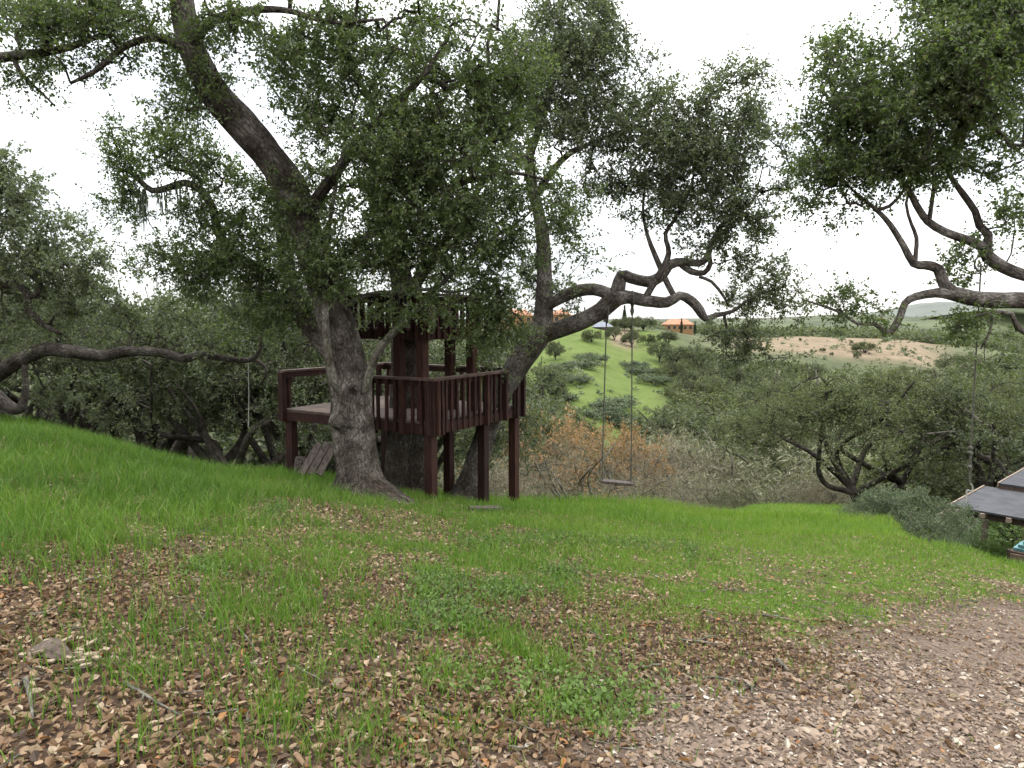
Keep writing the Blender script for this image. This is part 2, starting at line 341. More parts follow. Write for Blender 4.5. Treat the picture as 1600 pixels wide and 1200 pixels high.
def path_w(x, y):      # 1 on the chip-covered path, 0 on the grass side
    d = np.full(np.shape(x), 1e9); s = np.ones(np.shape(x))
    for a, b in zip(PATHL[:-1], PATHL[1:]):
        ab = b - a; t = np.clip(((x - a[0]) * ab[0] + (y - a[1]) * ab[1]) / ab.dot(ab), 0, 1)
        dx = x - a[0] - t * ab[0]; dy = y - a[1] - t * ab[1]; dd = np.hypot(dx, dy)
        cr = ab[0] * (y - a[1]) - ab[1] * (x - a[0])
        m = dd < d; d = np.where(m, dd, d); s = np.where(m, -np.sign(cr), s)
    v = d * s + (fbm(x * 1.3, y * 1.3, 4) - 0.5) * 1.3
    return sstep(-0.45, 0.55, v)
def grass_w(x, y):
    g = np.full(np.shape(x), 0.05); h = np.full(np.shape(x), 0.02); hw = np.full(np.shape(x), 0.2)
    for cx, cy_, rx, ry, dn, ht in BL:
        w = np.exp(-(((x - cx) / rx) ** 2 + ((y - cy_) / ry) ** 2) ** 1.1 * 0.8)
        g = g + w * dn * (1 - np.clip(g, 0, 1) * 0.7); h = h + w * ht; hw = hw + w
    n = .55 * fbm(x * 1.3 + 3, y * 1.3, 4) + .45 * fbm(x * .55 + 8, y * .55 + 2, 3)
    n2 = vnoise(x * 5 + 9, y * 5)
    far = np.maximum(sstep(9.5, 13, y), sstep(.0, 2.5, x) * sstep(5.4, 9.2, y + (fbm(x * 1.2 + 31, y * 1.2, 4) - .5) * 4.5) * .9)
    g = np.maximum(g, far); hs = 1 - .5 * sstep(.5, 2.5, x) * (1 - sstep(7.5, 10, y))
    g = g * (0.35 + 0.65 * far + (1 - far) * 1.6 * sstep(0.42, 0.66, n * 0.62 + n2 * 0.38))
    g = g * (1 - path_w(x, y) * 0.985)
    hh = np.maximum(h / hw, 0.05)
    return g, np.where(y > 13, 0.2, hh * hs)
gw, _ = grass_w(GX, GY)
gp = path_w(GX, GY)
# far land cover
px_far = 800 + FPX * GX / np.maximum(GY, 1)
dry = sstep(250, 270, GY) * (1 - sstep(345, 380, GY)) * sstep(1080, 1180, px_far) * (1 - sstep(1440, 1500, px_far))
dry = np.maximum(dry, sstep(185, 205, GY) * (1 - sstep(240, 260, GY)) * sstep(945, 962, px_far) * (1 - sstep(985, 1000, px_far)))
meadow = sstep(95, 115, GY) * (1 - sstep(235, 260, GY)) * sstep(780, 850, px_far) * (1 - sstep(1010, 1090, px_far))
GATT = dict(grass=np.clip(gw, 0, 1.2).ravel(), path=gp.ravel(), dry=dry.ravel(), meadow=meadow.ravel(), far=sstep(14, 40, GY).ravel())
def ground_mat():
    m, nt, out = newmat('ground_cover')
    A = lambda n: nd(nt, 'ShaderNodeAttribute', _attribute_name=n).outputs['Fac']
    tc = nd(nt, 'ShaderNodeTexCoord')
    def noise(scale, detail=6.0, rough=0.6):
        n = nd(nt, 'ShaderNodeTexNoise', Scale=scale, Detail=detail, Roughness=rough); nt.links.new(tc.outputs['Object'], n.inputs['Vector']); return n.outputs['Fac']
    soil = ramp(nt, [(0.3, (0.035, 0.024, 0.017)), (0.5, (0.085, 0.056, 0.038)), (0.72, (0.17, 0.115, 0.078))]); nt.links.new(noise(26, 8, 0.75), soil.inputs['Fac'])
    chip = ramp(nt, [(0.3, (0.09, 0.066, 0.048)), (0.5, (0.185, 0.138, 0.104)), (0.72, (0.30, 0.235, 0.18))]); nt.links.new(noise(45, 8, 0.8), chip.inputs['Fac'])
    gr = ramp(nt, [(0.3, (0.065, 0.10, 0.022)), (0.5, (0.115, 0.17, 0.030)), (0.7, (0.17, 0.22, 0.06))]); nt.links.new(noise(7, 8, 0.7), gr.inputs['Fac'])
    me = ramp(nt, [(0.3, (0.075, 0.095, 0.034)), (0.5, (0.112, 0.155, 0.036)), (0.7, (0.15, 0.17, 0.068))]); nt.links.new(noise(0.22, 10, 0.8), me.inputs['Fac'])
    sc = ramp(nt, [(0.3, (0.055, 0.065, 0.033)), (0.5, (0.09, 0.10, 0.05)), (0.7, (0.14, 0.15, 0.075))]); nt.links.new(noise(0.06, 8, 0.7), sc.inputs['Fac'])
    dr = ramp(nt, [(0.3, (0.14, 0.112, 0.066)), (0.5, (0.225, 0.172, 0.112)), (0.7, (0.30, 0.24, 0.165))]); nt.links.new(noise(0.12, 10, 0.8), dr.inputs['Fac'])
    c = mixc(nt, A('path'), soil.outputs[0], chip.outputs[0])
    gf = nd(nt, 'ShaderNodeMapRange'); gf.inputs['From Min'].default_value = 0.45; gf.inputs['From Max'].default_value = 1.0; nt.links.new(A('grass'), gf.inputs['Value'])
    c = mixc(nt, gf.outputs[0], c, gr.outputs[0])
    c = mixc(nt, A('far'), c, sc.outputs[0]); c = mixc(nt, A('meadow'), c, me.outputs[0]); c = mixc(nt, A('dry'), c, dr.outputs[0])
    pb = nd(nt, 'ShaderNodeBsdfPrincipled', Roughness=0.95); pb.inputs['Specular IOR Level'].default_value = 0.1
    nt.links.new(c, pb.inputs['Base Color'])
    bp = nd(nt, 'ShaderNodeBump', Strength=0.5, Distance=0.02); nt.links.new(noise(40, 6, 0.7), bp.inputs['Height']); nt.links.new(bp.outputs[0], pb.inputs['Normal'])
    nt.links.new(pb.outputs[0], out.inputs[0]); return m
ground = link('ground', raw_mesh('ground', np.stack([GX, GY, GZ], -1), None, gq, ground_mat(), col_attr=GATT, smooth=True), kind='structure')

# far ridges
def ridge(name, pts, depth, base, label_seed, mat):
    """pts: px, py, Y of the crest; a rounded land form 'depth' metres deep falling to both sides"""
    px = np.linspace(pts[0][0], pts[-1][0], 140)
    py = np.interp(px, [p[0] for p in pts], [p[1] for p in pts]); Y = np.interp(px, [p[0] for p in pts], [p[2] for p in pts])
    rows = np.linspace(-1, 1, 17); V = []
    for r in rows:
        c = PA(px, py, Y); amp = (c[:, 2] - base)
        x = c[:, 0] * (1 + 0); y = Y + r * depth
        nz = fbm(x * 6 / depth + label_seed, y * 6 / depth, 4) - 0.5
        z = base - 4 + (amp + 4) * np.cos(r * np.pi / 2) ** 1.2 + nz * amp * 0.16 * (1 - abs(r))
        V.append(np.stack([x, y, z], -1))
    V = np.array(V).reshape(-1, 3); n = len(px)
    ii = (np.arange(16)[:, None] * n + np.arange(n - 1)[None]).ravel()
    return link(name, raw_mesh(name, V, None, np.stack([ii, ii + 1, ii + n + 1, ii + n], -1), mat, smooth=True), kind='structure')
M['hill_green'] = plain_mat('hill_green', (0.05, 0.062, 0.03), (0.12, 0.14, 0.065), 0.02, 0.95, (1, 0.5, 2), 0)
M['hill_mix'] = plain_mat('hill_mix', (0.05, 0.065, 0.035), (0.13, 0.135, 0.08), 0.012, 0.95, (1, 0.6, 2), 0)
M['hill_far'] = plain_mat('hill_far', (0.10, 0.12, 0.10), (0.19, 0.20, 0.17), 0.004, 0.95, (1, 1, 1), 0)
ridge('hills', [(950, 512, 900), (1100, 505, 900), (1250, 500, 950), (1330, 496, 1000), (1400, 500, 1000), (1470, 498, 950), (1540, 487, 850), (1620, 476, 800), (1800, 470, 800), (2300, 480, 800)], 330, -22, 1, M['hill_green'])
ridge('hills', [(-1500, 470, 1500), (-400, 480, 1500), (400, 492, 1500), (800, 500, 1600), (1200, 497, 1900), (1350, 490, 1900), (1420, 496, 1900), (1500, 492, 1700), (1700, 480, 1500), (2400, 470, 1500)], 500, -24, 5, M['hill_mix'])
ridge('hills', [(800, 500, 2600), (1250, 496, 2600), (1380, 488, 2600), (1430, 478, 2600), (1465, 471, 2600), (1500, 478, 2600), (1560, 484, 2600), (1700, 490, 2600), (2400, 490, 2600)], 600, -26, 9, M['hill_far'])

# ------------------------------------------------------------------ trees
def leaf_arrays(base, dirn, nrm, L, W, fold=0.25):
    """kite-shaped folded leaves"""
    dirn = dirn / (np.linalg.norm(dirn, axis=1, keepdims=True) + 1e-9)
    side = np.cross(dirn, nrm); side /= np.linalg.norm(side, axis=1, keepdims=True) + 1e-9
    up = np.cross(side, dirn)
    L = np.broadcast_to(L, (len(base),))[:, None]; W = np.broadcast_to(W, (len(base),))[:, None]
    mid = base + dirn * L * 0.5
    V = np.stack([base, mid + side * W * 0.5 + up * W * fold, base + dirn * L, mid - side * W * 0.5 + up * W * fold], 1)
    n = len(base); i = np.arange(n)[:, None] * 4
    T = np.concatenate([i + [0, 1, 2], i + [0, 2, 3]], 1).reshape(-1, 3)
    return V.reshape(-1, 3), T
def rand_dirs(rng, n):
    v = rng.normal(size=(n, 3)); return v / np.linalg.norm(v, axis=1, keepdims=True)
def foliage(rng, anchors, outward, twigs=7, per=14, tl=(0.13, 0.38), L=0.048, W=0.028, droop=0.0, twig_r=0.0022):
    """twigs round each anchor with leaves along them -> (leaf V, leaf T, tint), twig MB arrays"""
    n = len(anchors) * twigs
    a = np.repeat(anchors, twigs, 0); o = np.repeat(outward, twigs, 0)
    d = rand_dirs(rng, n) + o * 0.45 + np.array([0, 0, 0.12 - droop]); d /= np.linalg.norm(d, axis=1, keepdims=True)
    ln = rng.uniform(*tl, n)
    a = a + rng.normal(size=(n, 3)) * 0.05
    end = a + d * ln[:, None]
    bend = rng.normal(size=(n, 3)) * 0.12 * ln[:, None]; midp = (a + end) / 2 + bend
    m = n * per
    t = np.tile(np.linspace(0.15, 1.0, per), n)[:, None] + rng.uniform(-.04, .04, (m, 1))
    A_, M_, E_ = (np.repeat(q, per, 0) for q in (a, midp, end))
    pos = A_ * (1 - t) ** 2 + 2 * M_ * t * (1 - t) + E_ * t ** 2
    D = np.repeat(d, per, 0)
    ld = D * 0.5 + rand_dirs(rng, m) * 0.9 + np.array([0, 0, -0.15])
    nr = rand_dirs(rng, m) * 0.8 + np.array([0, 0, 0.7])
    sz = rng.uniform(0.65, 1.25, m)
    V, T = leaf_arrays(pos + rng.normal(size=(m, 3)) * L * 0.25, ld, nr, L * sz, W * sz * rng.uniform(.8, 1.2, m))
    tint = np.clip(np.repeat(rng.uniform(0.12, 0.75, n), per) + rng.normal(size=m) * 0.17, 0, 1)
    # twig prisms
    ref = np.where(np.abs(d[:, 2:3]) < 0.9, np.array([[0, 0, 1.0]]), np.array([[1.0, 0, 0]]))
    s1 = np.cross(d, ref); s1 /= np.linalg.norm(s1, axis=1, keepdims=True); s2 = np.cross(s1, d)
    ring = lambda p, r: np.stack([p + s1 * r, p - s1 * r * .5 + s2 * r * .87, p - s1 * r * .5 - s2 * r * .87], 1)
    TV = np.concatenate([ring(a, twig_r), ring((midp + end) / 2, twig_r * .6)], 1)
    b = np.arange(n)[:, None] * 6
    q = np.concatenate([b + [k + j, k + (j + 1) % 3, k + 3 + (j + 1) % 3, k + 3 + j] for k in (0,) for j in range(3)], 1).reshape(-1, 4)
    return V, T, np.repeat(tint, 2), TV.reshape(-1, 3), q

def smooth_poly(pts, step=0.12):
    pts = np.asarray(pts, float)          # columns x y z r ; Catmull-Rom resample
    out = []
    ext = np.concatenate([[2 * pts[0] - pts[1]], pts, [2 * pts[-1] - pts[-2]]])
    for i in range(1, len(ext) - 2):
        p0, p1, p2, p3 = ext[i - 1:i + 3]
        k = max(2, int(np.linalg.norm(p2[:3] - p1[:3]) / step))
        t = np.linspace(0, 1, k, endpoint=False)[:, None]
        out.append(0.5 * (2 * p1 + (p2 - p0) * t + (2 * p0 - 5 * p1 + 4 * p2 - p3) * t ** 2 + (3 * p1 - p0 - 3 * p2 + p3) * t ** 3))
    out.append(pts[-1:]); o = np.concatenate(out); o[:, 3] = np.maximum(o[:, 3], 0.002)
    return o
def limb_px(lst):
    return [(*P(px, py, Y), w * Y / FPX / 2) for px, py, Y, w in lst]

def grow(rng, limbs, anchors, zmin, rtip=0.004, jitter=0.12, wander=0.1):
    """join every anchor to the nearest branch already there; -> list of (points, radii), outward direction per anchor"""
    nodes = []; nrad = []; par = []
    for lb in limbs:
        for k, p in enumerate(lb): 
            if p[2] > zmin: nodes.append(p[:3]); nrad.append(p[3]); par.append(-1)
    if not nodes: nodes.append(limbs[0][-1][:3]); nrad.append(limbs[0][-1][3]); par.append(-1)
    cap = len(nodes) + len(anchors) * 6 + 10
    N = np.zeros((cap, 3)); N[:len(nodes)] = nodes; cnt = len(nodes); n0 = cnt
    par = par + [0] * (cap - cnt)
    load = np.zeros(cap)
    d0 = np.array([np.min(((N[:n0] - a) ** 2).sum(1)) for a in anchors])
    order = np.argsort(d0); paths = []; outw = np.zeros((len(anchors), 3))
    for ai in order:
        a = anchors[ai]
        dd = ((N[:cnt] - a) ** 2).sum(1) + 0.15 * np.maximum(0, N[:cnt, 2] - a[2]) ** 2
        s = int(np.argmin(dd)); p0 = N[s]; dist = math.sqrt(((p0 - a) ** 2).sum())
        k = int(np.clip(dist / 0.22, 2, 6))
        ts = np.linspace(0, 1, k + 1)[1:, None]
        bow = rng.normal(size=3) * wander * dist; bow[2] += 0.12 * dist
        pts = p0 + (a - p0) * ts + bow * (ts * (1 - ts)) * 2 + rng.normal(size=(k, 3)) * jitter * 0.12 * min(1, dist) * (ts < 0.99)
        idx = [s]
        prev = s
        for q in pts:
            N[cnt] = q; par[cnt] = prev; prev = cnt; idx.append(cnt); cnt += 1
        paths.append(idx); load[prev] += 1
        o = a - p0; outw[ai] = o / (np.linalg.norm(o) + 1e-6)
    for i in range(cnt - 1, n0 - 1, -1):
        if par[i] >= 0: load[par[i]] += load[i]
    res = []
    for idx in paths:
        pts = N[idx]; rr = rtip * np.maximum(load[idx], 1) ** 0.5
        if idx[0] < n0: rr[0] = min(rr[1] * 1.3, nrad[idx[0]] * 0.8)
        else: rr[0] = min(rr[0], rr[1] * 1.5)
        res.append((pts, rr))
    return res, outw

def blob_anchors(rng, blobs):
    out = []
    for cx, cy_, rx, ry, Y, dY, n in blobs:
        v = rand_dirs(rng, n) * rng.uniform(0, 1, (n, 1)) ** 0.4
        if n >= 12:      # leaf masses gather in clumps with gaps between
            ctr = v[rng.choice(n, max(3, n // 6), replace=False)]; j = np.argmin(((v[:, None] - ctr[None]) ** 2).sum(2), 1); v = v + (ctr[j] - v) * .26
        Yk = Y + v[:, 1] * dY
        out.append(PA(cx + v[:, 0] * rx, cy_ + v[:, 2] * ry, Yk))
    return np.concatenate(out)

def make_tree(name, label, limbs, anchors, leaf, bark, zmin, seed, trunk_n=1, group=None, fol={}, limb_bark=None, rtip=0.004,
              sides=20, wander=0.1, cat='tree', trunk_fn=None, branch_bark=None):
    rng = np.random.default_rng(seed)
    L = [smooth_poly(l, 0.03 if (trunk_fn and i == 0) else 0.1) for i, l in enumerate(limbs)]
    base = np.array(L[0][0][:3]); base[2] = gz(base[0], base[1])
    root = empty(name, base, label, cat, group)
    for i, l in enumerate(L):
        mb = MB()
        sd = sides if i < trunk_n else max(8, sides // 2)
        mb.tube(l[:, :3], l[:, 3], sd, 0.12 if l[0, 3] > 0.05 else 0.16, seed + i * 7)
        if i == 0 and trunk_fn: mb.v[0] = trunk_fn(mb.v[0])
        mb.build('trunk' if i < trunk_n else 'limb', M[(limb_bark or {}).get(i, bark)], root, base, True, True)
    paths, outw = grow(rng, L, anchors, zmin, rtip, wander=wander)
    mb = MB()
    for k, (p, r) in enumerate(paths): mb.tube(p, r, 6 if r[0] > 0.012 else 4, 0.1 if r[0] > 0.012 else 0, k)
    mb.build('branches', M[branch_bark or bark], root, base, True, True, kind='stuff')
    V, T, tint, TV, TQ = foliage(rng, anchors, outw, **fol)
    link('twigs', raw_mesh('twigs', TV - base, None, TQ, M[branch_bark or bark]), root, kind='stuff')
    link('crown', raw_mesh('crown', V - base, T, None, M[leaf], face_attr=tint), root, kind='stuff')
    return root

def zfix(lst, dz=0.15):     # start a trunk a little below the ground
    p = list(lst); x, y, z, r = p[0]; p[0] = (x, y, gz(x, y) - dz, r); return p

# ---- A: the big leaning oak in front of the treehouse
A_trunk = zfix(limb_px([(566, 800, 10.0, 128), (565, 772, 10.0, 98), (562, 752, 10.0, 82), (557, 710, 10.0, 75), (552, 660, 10.0, 76), (546, 610, 10.0, 74), (537, 545, 10.0, 69),
   (522, 490, 9.95, 65), (501, 430, 9.9, 61), (480, 370, 9.85, 58), (455, 300, 9.8, 57), (420, 245, 9.7, 55), (380, 198, 9.6, 55), (345, 160, 9.5, 53), (316, 112, 9.45, 48),
   (296, 60, 9.4, 44), (286, 10, 9.4, 40), (282, -60, 9.4, 36), (292, -150, 9.4, 28), (315, -240, 9.4, 16)]), 0.25)
A_limbs = [A_trunk,
 limb_px([(520, 560, 10.1, 24), (500, 528, 10.3, 28), (478, 500, 10.5, 29), (460, 470, 10.7, 27), (450, 430, 10.9, 24), (444, 380, 11.0, 21), (436, 320, 11.1, 17), (420, 250, 11.1, 12), (400, 190, 11.1, 7)]),
 limb_px([(452, 440, 10.85, 16), (415, 425, 10.8, 15), (370, 400, 10.8, 14), (342, 365, 10.8, 14), (332, 325, 10.8, 13), (312, 296, 10.8, 12), (288, 286, 10.8, 11), (262, 294, 10.8, 10), (238, 298, 10.8, 9), (218, 282, 10.8, 7), (200, 268, 10.8, 5), (175, 262, 10.8, 3)]),
 limb_px([(532, 612, 9.72, 12), (522, 596, 9.66, 15), (514, 560, 9.64, 14), (509, 510, 9.62, 11), (508, 455, 9.6, 9), (510, 400, 9.6, 8), (518, 330, 9.55, 6), (535, 240, 9.5, 5), (560, 140, 9.5, 3)]),
 limb_px([(570, 612, 9.75, 13), (577, 585, 9.7, 14), (590, 552, 9.68, 12), (610, 525, 9.65, 11), (640, 494, 9.6, 9), (672, 462, 9.55, 8), (708, 425, 9.5, 6), (760, 380, 9.45, 5), (820, 340, 9.4, 3)]),
 limb_px([(540, 480, 9.75, 9), (560, 466, 9.65, 8), (590, 458, 9.6, 7), (630, 456, 9.55, 6), (668, 452, 9.5, 5), (715, 456, 9.45, 4), (760, 440, 9.4, 3)]),
 limb_px([(300, 75, 9.35, 18), (322, 40, 9.2, 15), (370, 20, 9.0, 12), (440, 15, 8.9, 9), (520, 35, 8.8, 6), (600, 30, 8.8, 4)]),
 limb_px([(470, 345, 9.8, 20), (510, 290, 9.5, 18), (555, 230, 9.3, 15), (610, 170, 9.1, 12), (660, 120, 9.0, 9), (700, 60, 8.9, 6)]),
 limb_px([(500, 430, 9.85, 16), (560, 380, 9.6, 14), (630, 330, 9.4, 12), (710, 290, 9.2, 9), (790, 270, 9.1, 6), (850, 280, 9.1, 4)]),
 limb_px([(300, 90, 9.4, 16), (255, 60, 9.2, 13), (200, 70, 9.1, 10), (150, 110, 9.0, 7), (110, 130, 9.0, 4)]),
]
A_blobs = [  # px py rx ry Y dY n
 (610, 190, 180, 130, 9.3, 1.1, 235), (720, 260, 150, 140, 9.2, 1.0, 200), (490, 130, 100, 110, 9.8, 1.0, 62), (640, 60, 170, 70, 9.0, 1.0, 80), (600, 330, 130, 110, 9.5, .8, 120),
 (710, 370, 140, 65, 9.3, .7, 115), (630, 425, 80, 50, 9.4, .5, 24), (690, 490, 60, 40, 9.4, .4, 14), (610, 490, 50, 30, 9.45, .3, 9), (420, 60, 110, 70, 9.0, .8, 36), (240, 40, 150, 50, 9.2, .8, 55), (120, 80, 120, 50, 9.2, .7, 30),
 (300, 150, 80, 80, 9.5, .7, 45), (260, 230, 110, 60, 10.6, .6, 55), (330, 300, 90, 90, 10.6, .7, 60), (380, 390, 90, 70, 10.6, .7, 75), (200, 270, 60, 50, 10.8, .4, 20), (430, 330, 80, 90, 10.5, .5, 50), (470, 330, 70, 90, 9.5, .3, 22), (490, 410, 80, 70, 9.4, .3, 26), (420, 480, 90, 50, 10.2, .5, 26),
 (450, 450, 100, 60, 10.8, .6, 60), (860, 320, 110, 60, 9.3, .6, 20), (890, 400, 60, 50, 9.4, .5, 10), (765, 455, 50, 60, 9.5, .4, 40), (790, 505, 45, 40, 9.7, .4, 16), (330, 390, 110, 70, 10.9, .6, 50), (250, 400, 80, 50, 10.9, .5, 20), (210, 330, 60, 40, 10.8, .4, 12), (480, 60, 140, 60, 9.1, .8, 40), (800, 130, 70, 90, 9.3, .6, 45),
 (330, 440, 80, 50, 11.0, .6, 40), (400, 500, 70, 40, 10.9, .5, 25), (760, 530, 45, 35, 9.8, .4, 12), (540, 410, 70, 60, 9.4, .4, 18),
 (300, -120, 260, 90, 9.3, 1.6, 80), (600, -110, 220, 80, 9.2, 1.5, 70), (480, -230, 220, 70, 9.4, 1.5, 40), (820, -60, 90, 60, 9.3, .8, 20)]
A_trunk[2:] = [(x, y, z, r * .86) for x, y, z, r in A_trunk[2:]]; A_limbs[0] = A_trunk
def A_trunk_fn(V):      # burl, knot hole and root flare
    c = P(543, 622, 9.72); V = V.copy()
    def push(cen, rad, amt, dirv=None, zs=1.0):
        d = V - cen; w = np.exp(-((d[:, 0] / rad) ** 2 + (d[:, 1] / (rad * 1.4)) ** 2 + (d[:, 2] / (rad * zs)) ** 2))
        V[:] += w[:, None] * amt * np.array(dirv if dirv is not None else (0, -1, 0))
    push(P(541, 620, 9.68), 0.17, 0.13, (-0.25, -1, 0), 1.3)
    push(P(530, 655, 9.70), 0.12, 0.19, (-0.6, -0.9, -0.2))
    push(P(547, 619, 9.52), 0.085, 0.46, (0.0, 1, 0), 1.7)
    push(P(575, 600, 9.75), 0.09, 0.05, (0.5, -1, 0))
    push(P(560, 700, 9.7), 0.12, 0.03, (0, -1, 0), 2)
    zb = gz(-2.08, 10.0)
    an = np.arctan2(V[:, 1] - 10.0, V[:, 0] + 2.1); cen = np.stack([V[:, 0] * 0 - 2.1, V[:, 1] * 0 + 10.0], -1)
    fur = vnoise(an * 9 + 50, V[:, 2] * 5 + 3 * vnoise(an * 3 + 9, V[:, 2] * 3)) + .6 * vnoise(an * 17 + 20, V[:, 2] * 11)
    lowm = 1 - sstep(.9, 1.6, V[:, 2]); rel0 = V[:, :2] - cen
    V[:, :2] += rel0 * (lowm * (fur - .8) * .05)[:, None]
    for ang, amt in ((-0.5, 0.34), (0.6, .10), (2.2, .2), (3.4, .16), (4.3, .14)):
        dv = np.array([math.cos(ang), math.sin(ang), 0]); cx = np.array([-2.09, 10.0])
        rel = V[:, :2] - cx; rr = np.linalg.norm(rel, axis=1) + 1e-6
        w = np.clip((rel @ dv[:2]) / rr, 0, 1) ** 6 * np.exp(-np.maximum(V[:, 2] - zb, -0.05) / 0.16)
        V[:] += (w * amt)[:, None] * dv
    return V
trA = make_tree('oak_tree', 'large live oak with thick trunk leaning left, standing in front of the treehouse', A_limbs, blob_anchors(np.random.default_rng(11), A_blobs),
   'oak_leaf', 'bark', -0.1, 21, fol=dict(twigs=7, per=14, L=0.047, W=0.028), limb_bark={3: 'bark_pale', 4: 'bark_pale', 5: 'bark_pale'}, sides=110, trunk_fn=A_trunk_fn, branch_bark='bark_dark')

# ---- B: two dark stems growing up through the deck
B_limbs = [zfix(limb_px([(628, 790, 12.2, 70), (630, 760, 12.2, 62), (632, 700, 12.2, 56), (634, 640, 12.2, 50), (636, 570, 12.3, 46), (634, 510, 12.4, 42), (629, 450, 12.5, 36), (618, 395, 12.5, 30), (600, 350, 12.5, 26), (585, 300, 12.5, 20), (592, 230, 12.4, 15), (620, 150, 12.3, 9)])),
 zfix(limb_px([(662, 790, 12.0, 48), (660, 740, 12.0, 42), (655, 680, 12.1, 38), (648, 620, 12.2, 30), (640, 585, 12.3, 22)])),
 limb_px([(632, 470, 12.4, 22), (665, 420, 12.3, 17), (700, 370, 12.2, 13), (740, 310, 12.1, 9), (770, 250, 12.0, 6)])]
B_blobs = [(600, 270, 150, 120, 12.2, 1.0, 60), (730, 250, 100, 110, 12.2, .9, 42), (520, 350, 110, 80, 12.4, .8, 36), (680, 140, 130, 70, 12.2, .9, 24), (690, 430, 90, 50, 12.6, .6, 24)]
make_tree('oak_tree', 'dark twin-stemmed oak growing up through the middle of the treehouse deck', B_limbs, blob_anchors(np.random.default_rng(12), B_blobs), 'oak_leaf', 'bark_dark', 1.6, 31,
   trunk_n=2, fol=dict(twigs=7, per=11, L=0.06, W=0.036), sides=32)

# ---- C: oak behind the deck whose long limb carries the swing
C_limbs = [zfix(limb_px([(718, 800, 12.4, 70), (730, 762, 12.4, 50), (746, 715, 12.35, 40), (766, 660, 12.3, 37), (788, 606, 12.3, 37), (812, 565, 12.2, 40), (836, 532, 12.1, 44), (848, 500, 12.1, 36), (851, 460, 12.1, 29), (850, 400, 12.1, 25),
    (843, 340, 12.1, 21), (831, 290, 12.1, 18), (827, 245, 12.1, 17), (838, 215, 12.1, 13), (858, 150, 12.1, 10), (872, 80, 12.1, 7), (880, 0, 12.1, 4)])),
 limb_px([(828, 545, 12.15, 28), (850, 524, 12.05, 32), (880, 512, 11.95, 33), (912, 500, 11.85, 32), (940, 485, 11.78, 33), (960, 467, 11.72, 36), (980, 464, 11.7, 26), (1010, 470, 11.6, 22), (1042, 473, 11.5, 19), (1062, 462, 11.45, 16), (1080, 470, 11.4, 17),
    (1093, 484, 11.4, 17), (1103, 498, 11.4, 13), (1120, 492, 11.4, 10), (1145, 486, 11.35, 7), (1180, 462, 11.3, 5), (1220, 450, 11.3, 3)]),
 limb_px([(958, 470, 11.72, 26), (966, 450, 11.72, 26), (971, 430, 11.7, 20), (985, 434, 11.65, 19), (1012, 440, 11.6, 19), (1032, 432, 11.55, 19), (1046, 414, 11.5, 18), (1070, 409, 11.45, 15), (1092, 412, 11.4, 13), (1106, 400, 11.4, 12), (1112, 378, 11.35, 9), (1130, 350, 11.3, 7), (1165, 325, 11.3, 5), (1192, 292, 11.3, 3)]),
 limb_px([(856, 478, 12.05, 18), (872, 468, 11.95, 20), (897, 456, 11.88, 22), (928, 452, 11.8, 22), (956, 460, 11.74, 22)]),
 limb_px([(1006, 470, 11.6, 13), (1018, 448, 11.55, 13), (1034, 424, 11.5, 14), (1045, 395, 11.5, 10), (1040, 365, 11.45, 8), (1060, 335, 11.4, 7), (1080, 290, 11.4, 5), (1090, 230, 11.4, 3)]),
 limb_px([(1056, 466, 11.48, 10), (1044, 445, 11.5, 10), (1032, 418, 11.5, 10), (1022, 395, 11.5, 9), (1012, 368, 11.5, 7), (1005, 330, 11.5, 5), (1010, 270, 11.5, 4)]),
 limb_px([(1064, 412, 11.5, 13), (1080, 424, 11.4, 12), (1100, 426, 11.35, 10), (1110, 412, 11.3, 9), (1108, 395, 11.3, 7), (1118, 372, 11.3, 5)]),
 limb_px([(836, 310, 12.1, 14), (862, 268, 12.0, 12), (890, 240, 11.9, 11), (920, 225, 11.8, 8), (960, 210, 11.7, 6), (1010, 190, 11.6, 4)]),
 limb_px([(1092, 432, 11.35, 6), (1112, 440, 11.3, 6), (1130, 462, 11.3, 5), (1140, 480, 11.3, 4)]),
]
C_blobs = [(870, 90, 110, 110, 12.0, 1.2, 190), (920, 60, 75, 75, 11.9, .8, 80), (900, 190, 110, 70, 11.9, 1.0, 110), (800, 190, 80, 80, 12.3, .8, 50), (1000, 190, 70, 60, 11.7, .8, 60), (1040, 240, 100, 60, 11.5, .8, 115), (1010, 120, 60, 50, 11.7, .6, 16), (1100, 270, 90, 60, 11.4, .7, 30), (1120, 160, 80, 55, 11.4, .7, 55),
 (1150, 230, 90, 60, 11.3, .7, 65), (1020, 310, 70, 50, 11.5, .6, 40), (1110, 310, 90, 50, 11.3, .6, 60), (1170, 340, 50, 40, 11.3, .5, 25), (940, 280, 60, 45, 11.8, .6, 26), (1130, 385, 70, 40, 11.3, .5, 26), (1200, 430, 60, 40, 11.3, .4, 18),
 (1180, 470, 70, 35, 11.3, .5, 22), (1150, 530, 70, 40, 11.2, .4, 26), (1190, 560, 50, 25, 11.2, .4, 9), (890, 330, 50, 60, 12.3, .5, 22), (835, 440, 40, 60, 12.5, .3, 18), (885, 470, 25, 25, 11.9, .3, 7), (790, 520, 50, 60, 12.6, .4, 26), (1215, 250, 40, 60, 11.3, .4, 14), (1180, 120, 30, 35, 11.3, .4, 9),
 (780, 560, 40, 30, 12.1, .4, 8), (870, -60, 110, 60, 12.0, 1.2, 50), (1240, 480, 30, 30, 11.3, .3, 8)]
C_limbs[0] = [(x, y, z, r * .88) for x, y, z, r in C_limbs[0]]
C_limbs[1:] = [[(x, y, z, r * .84) for x, y, z, r in l] for l in C_limbs[1:]]
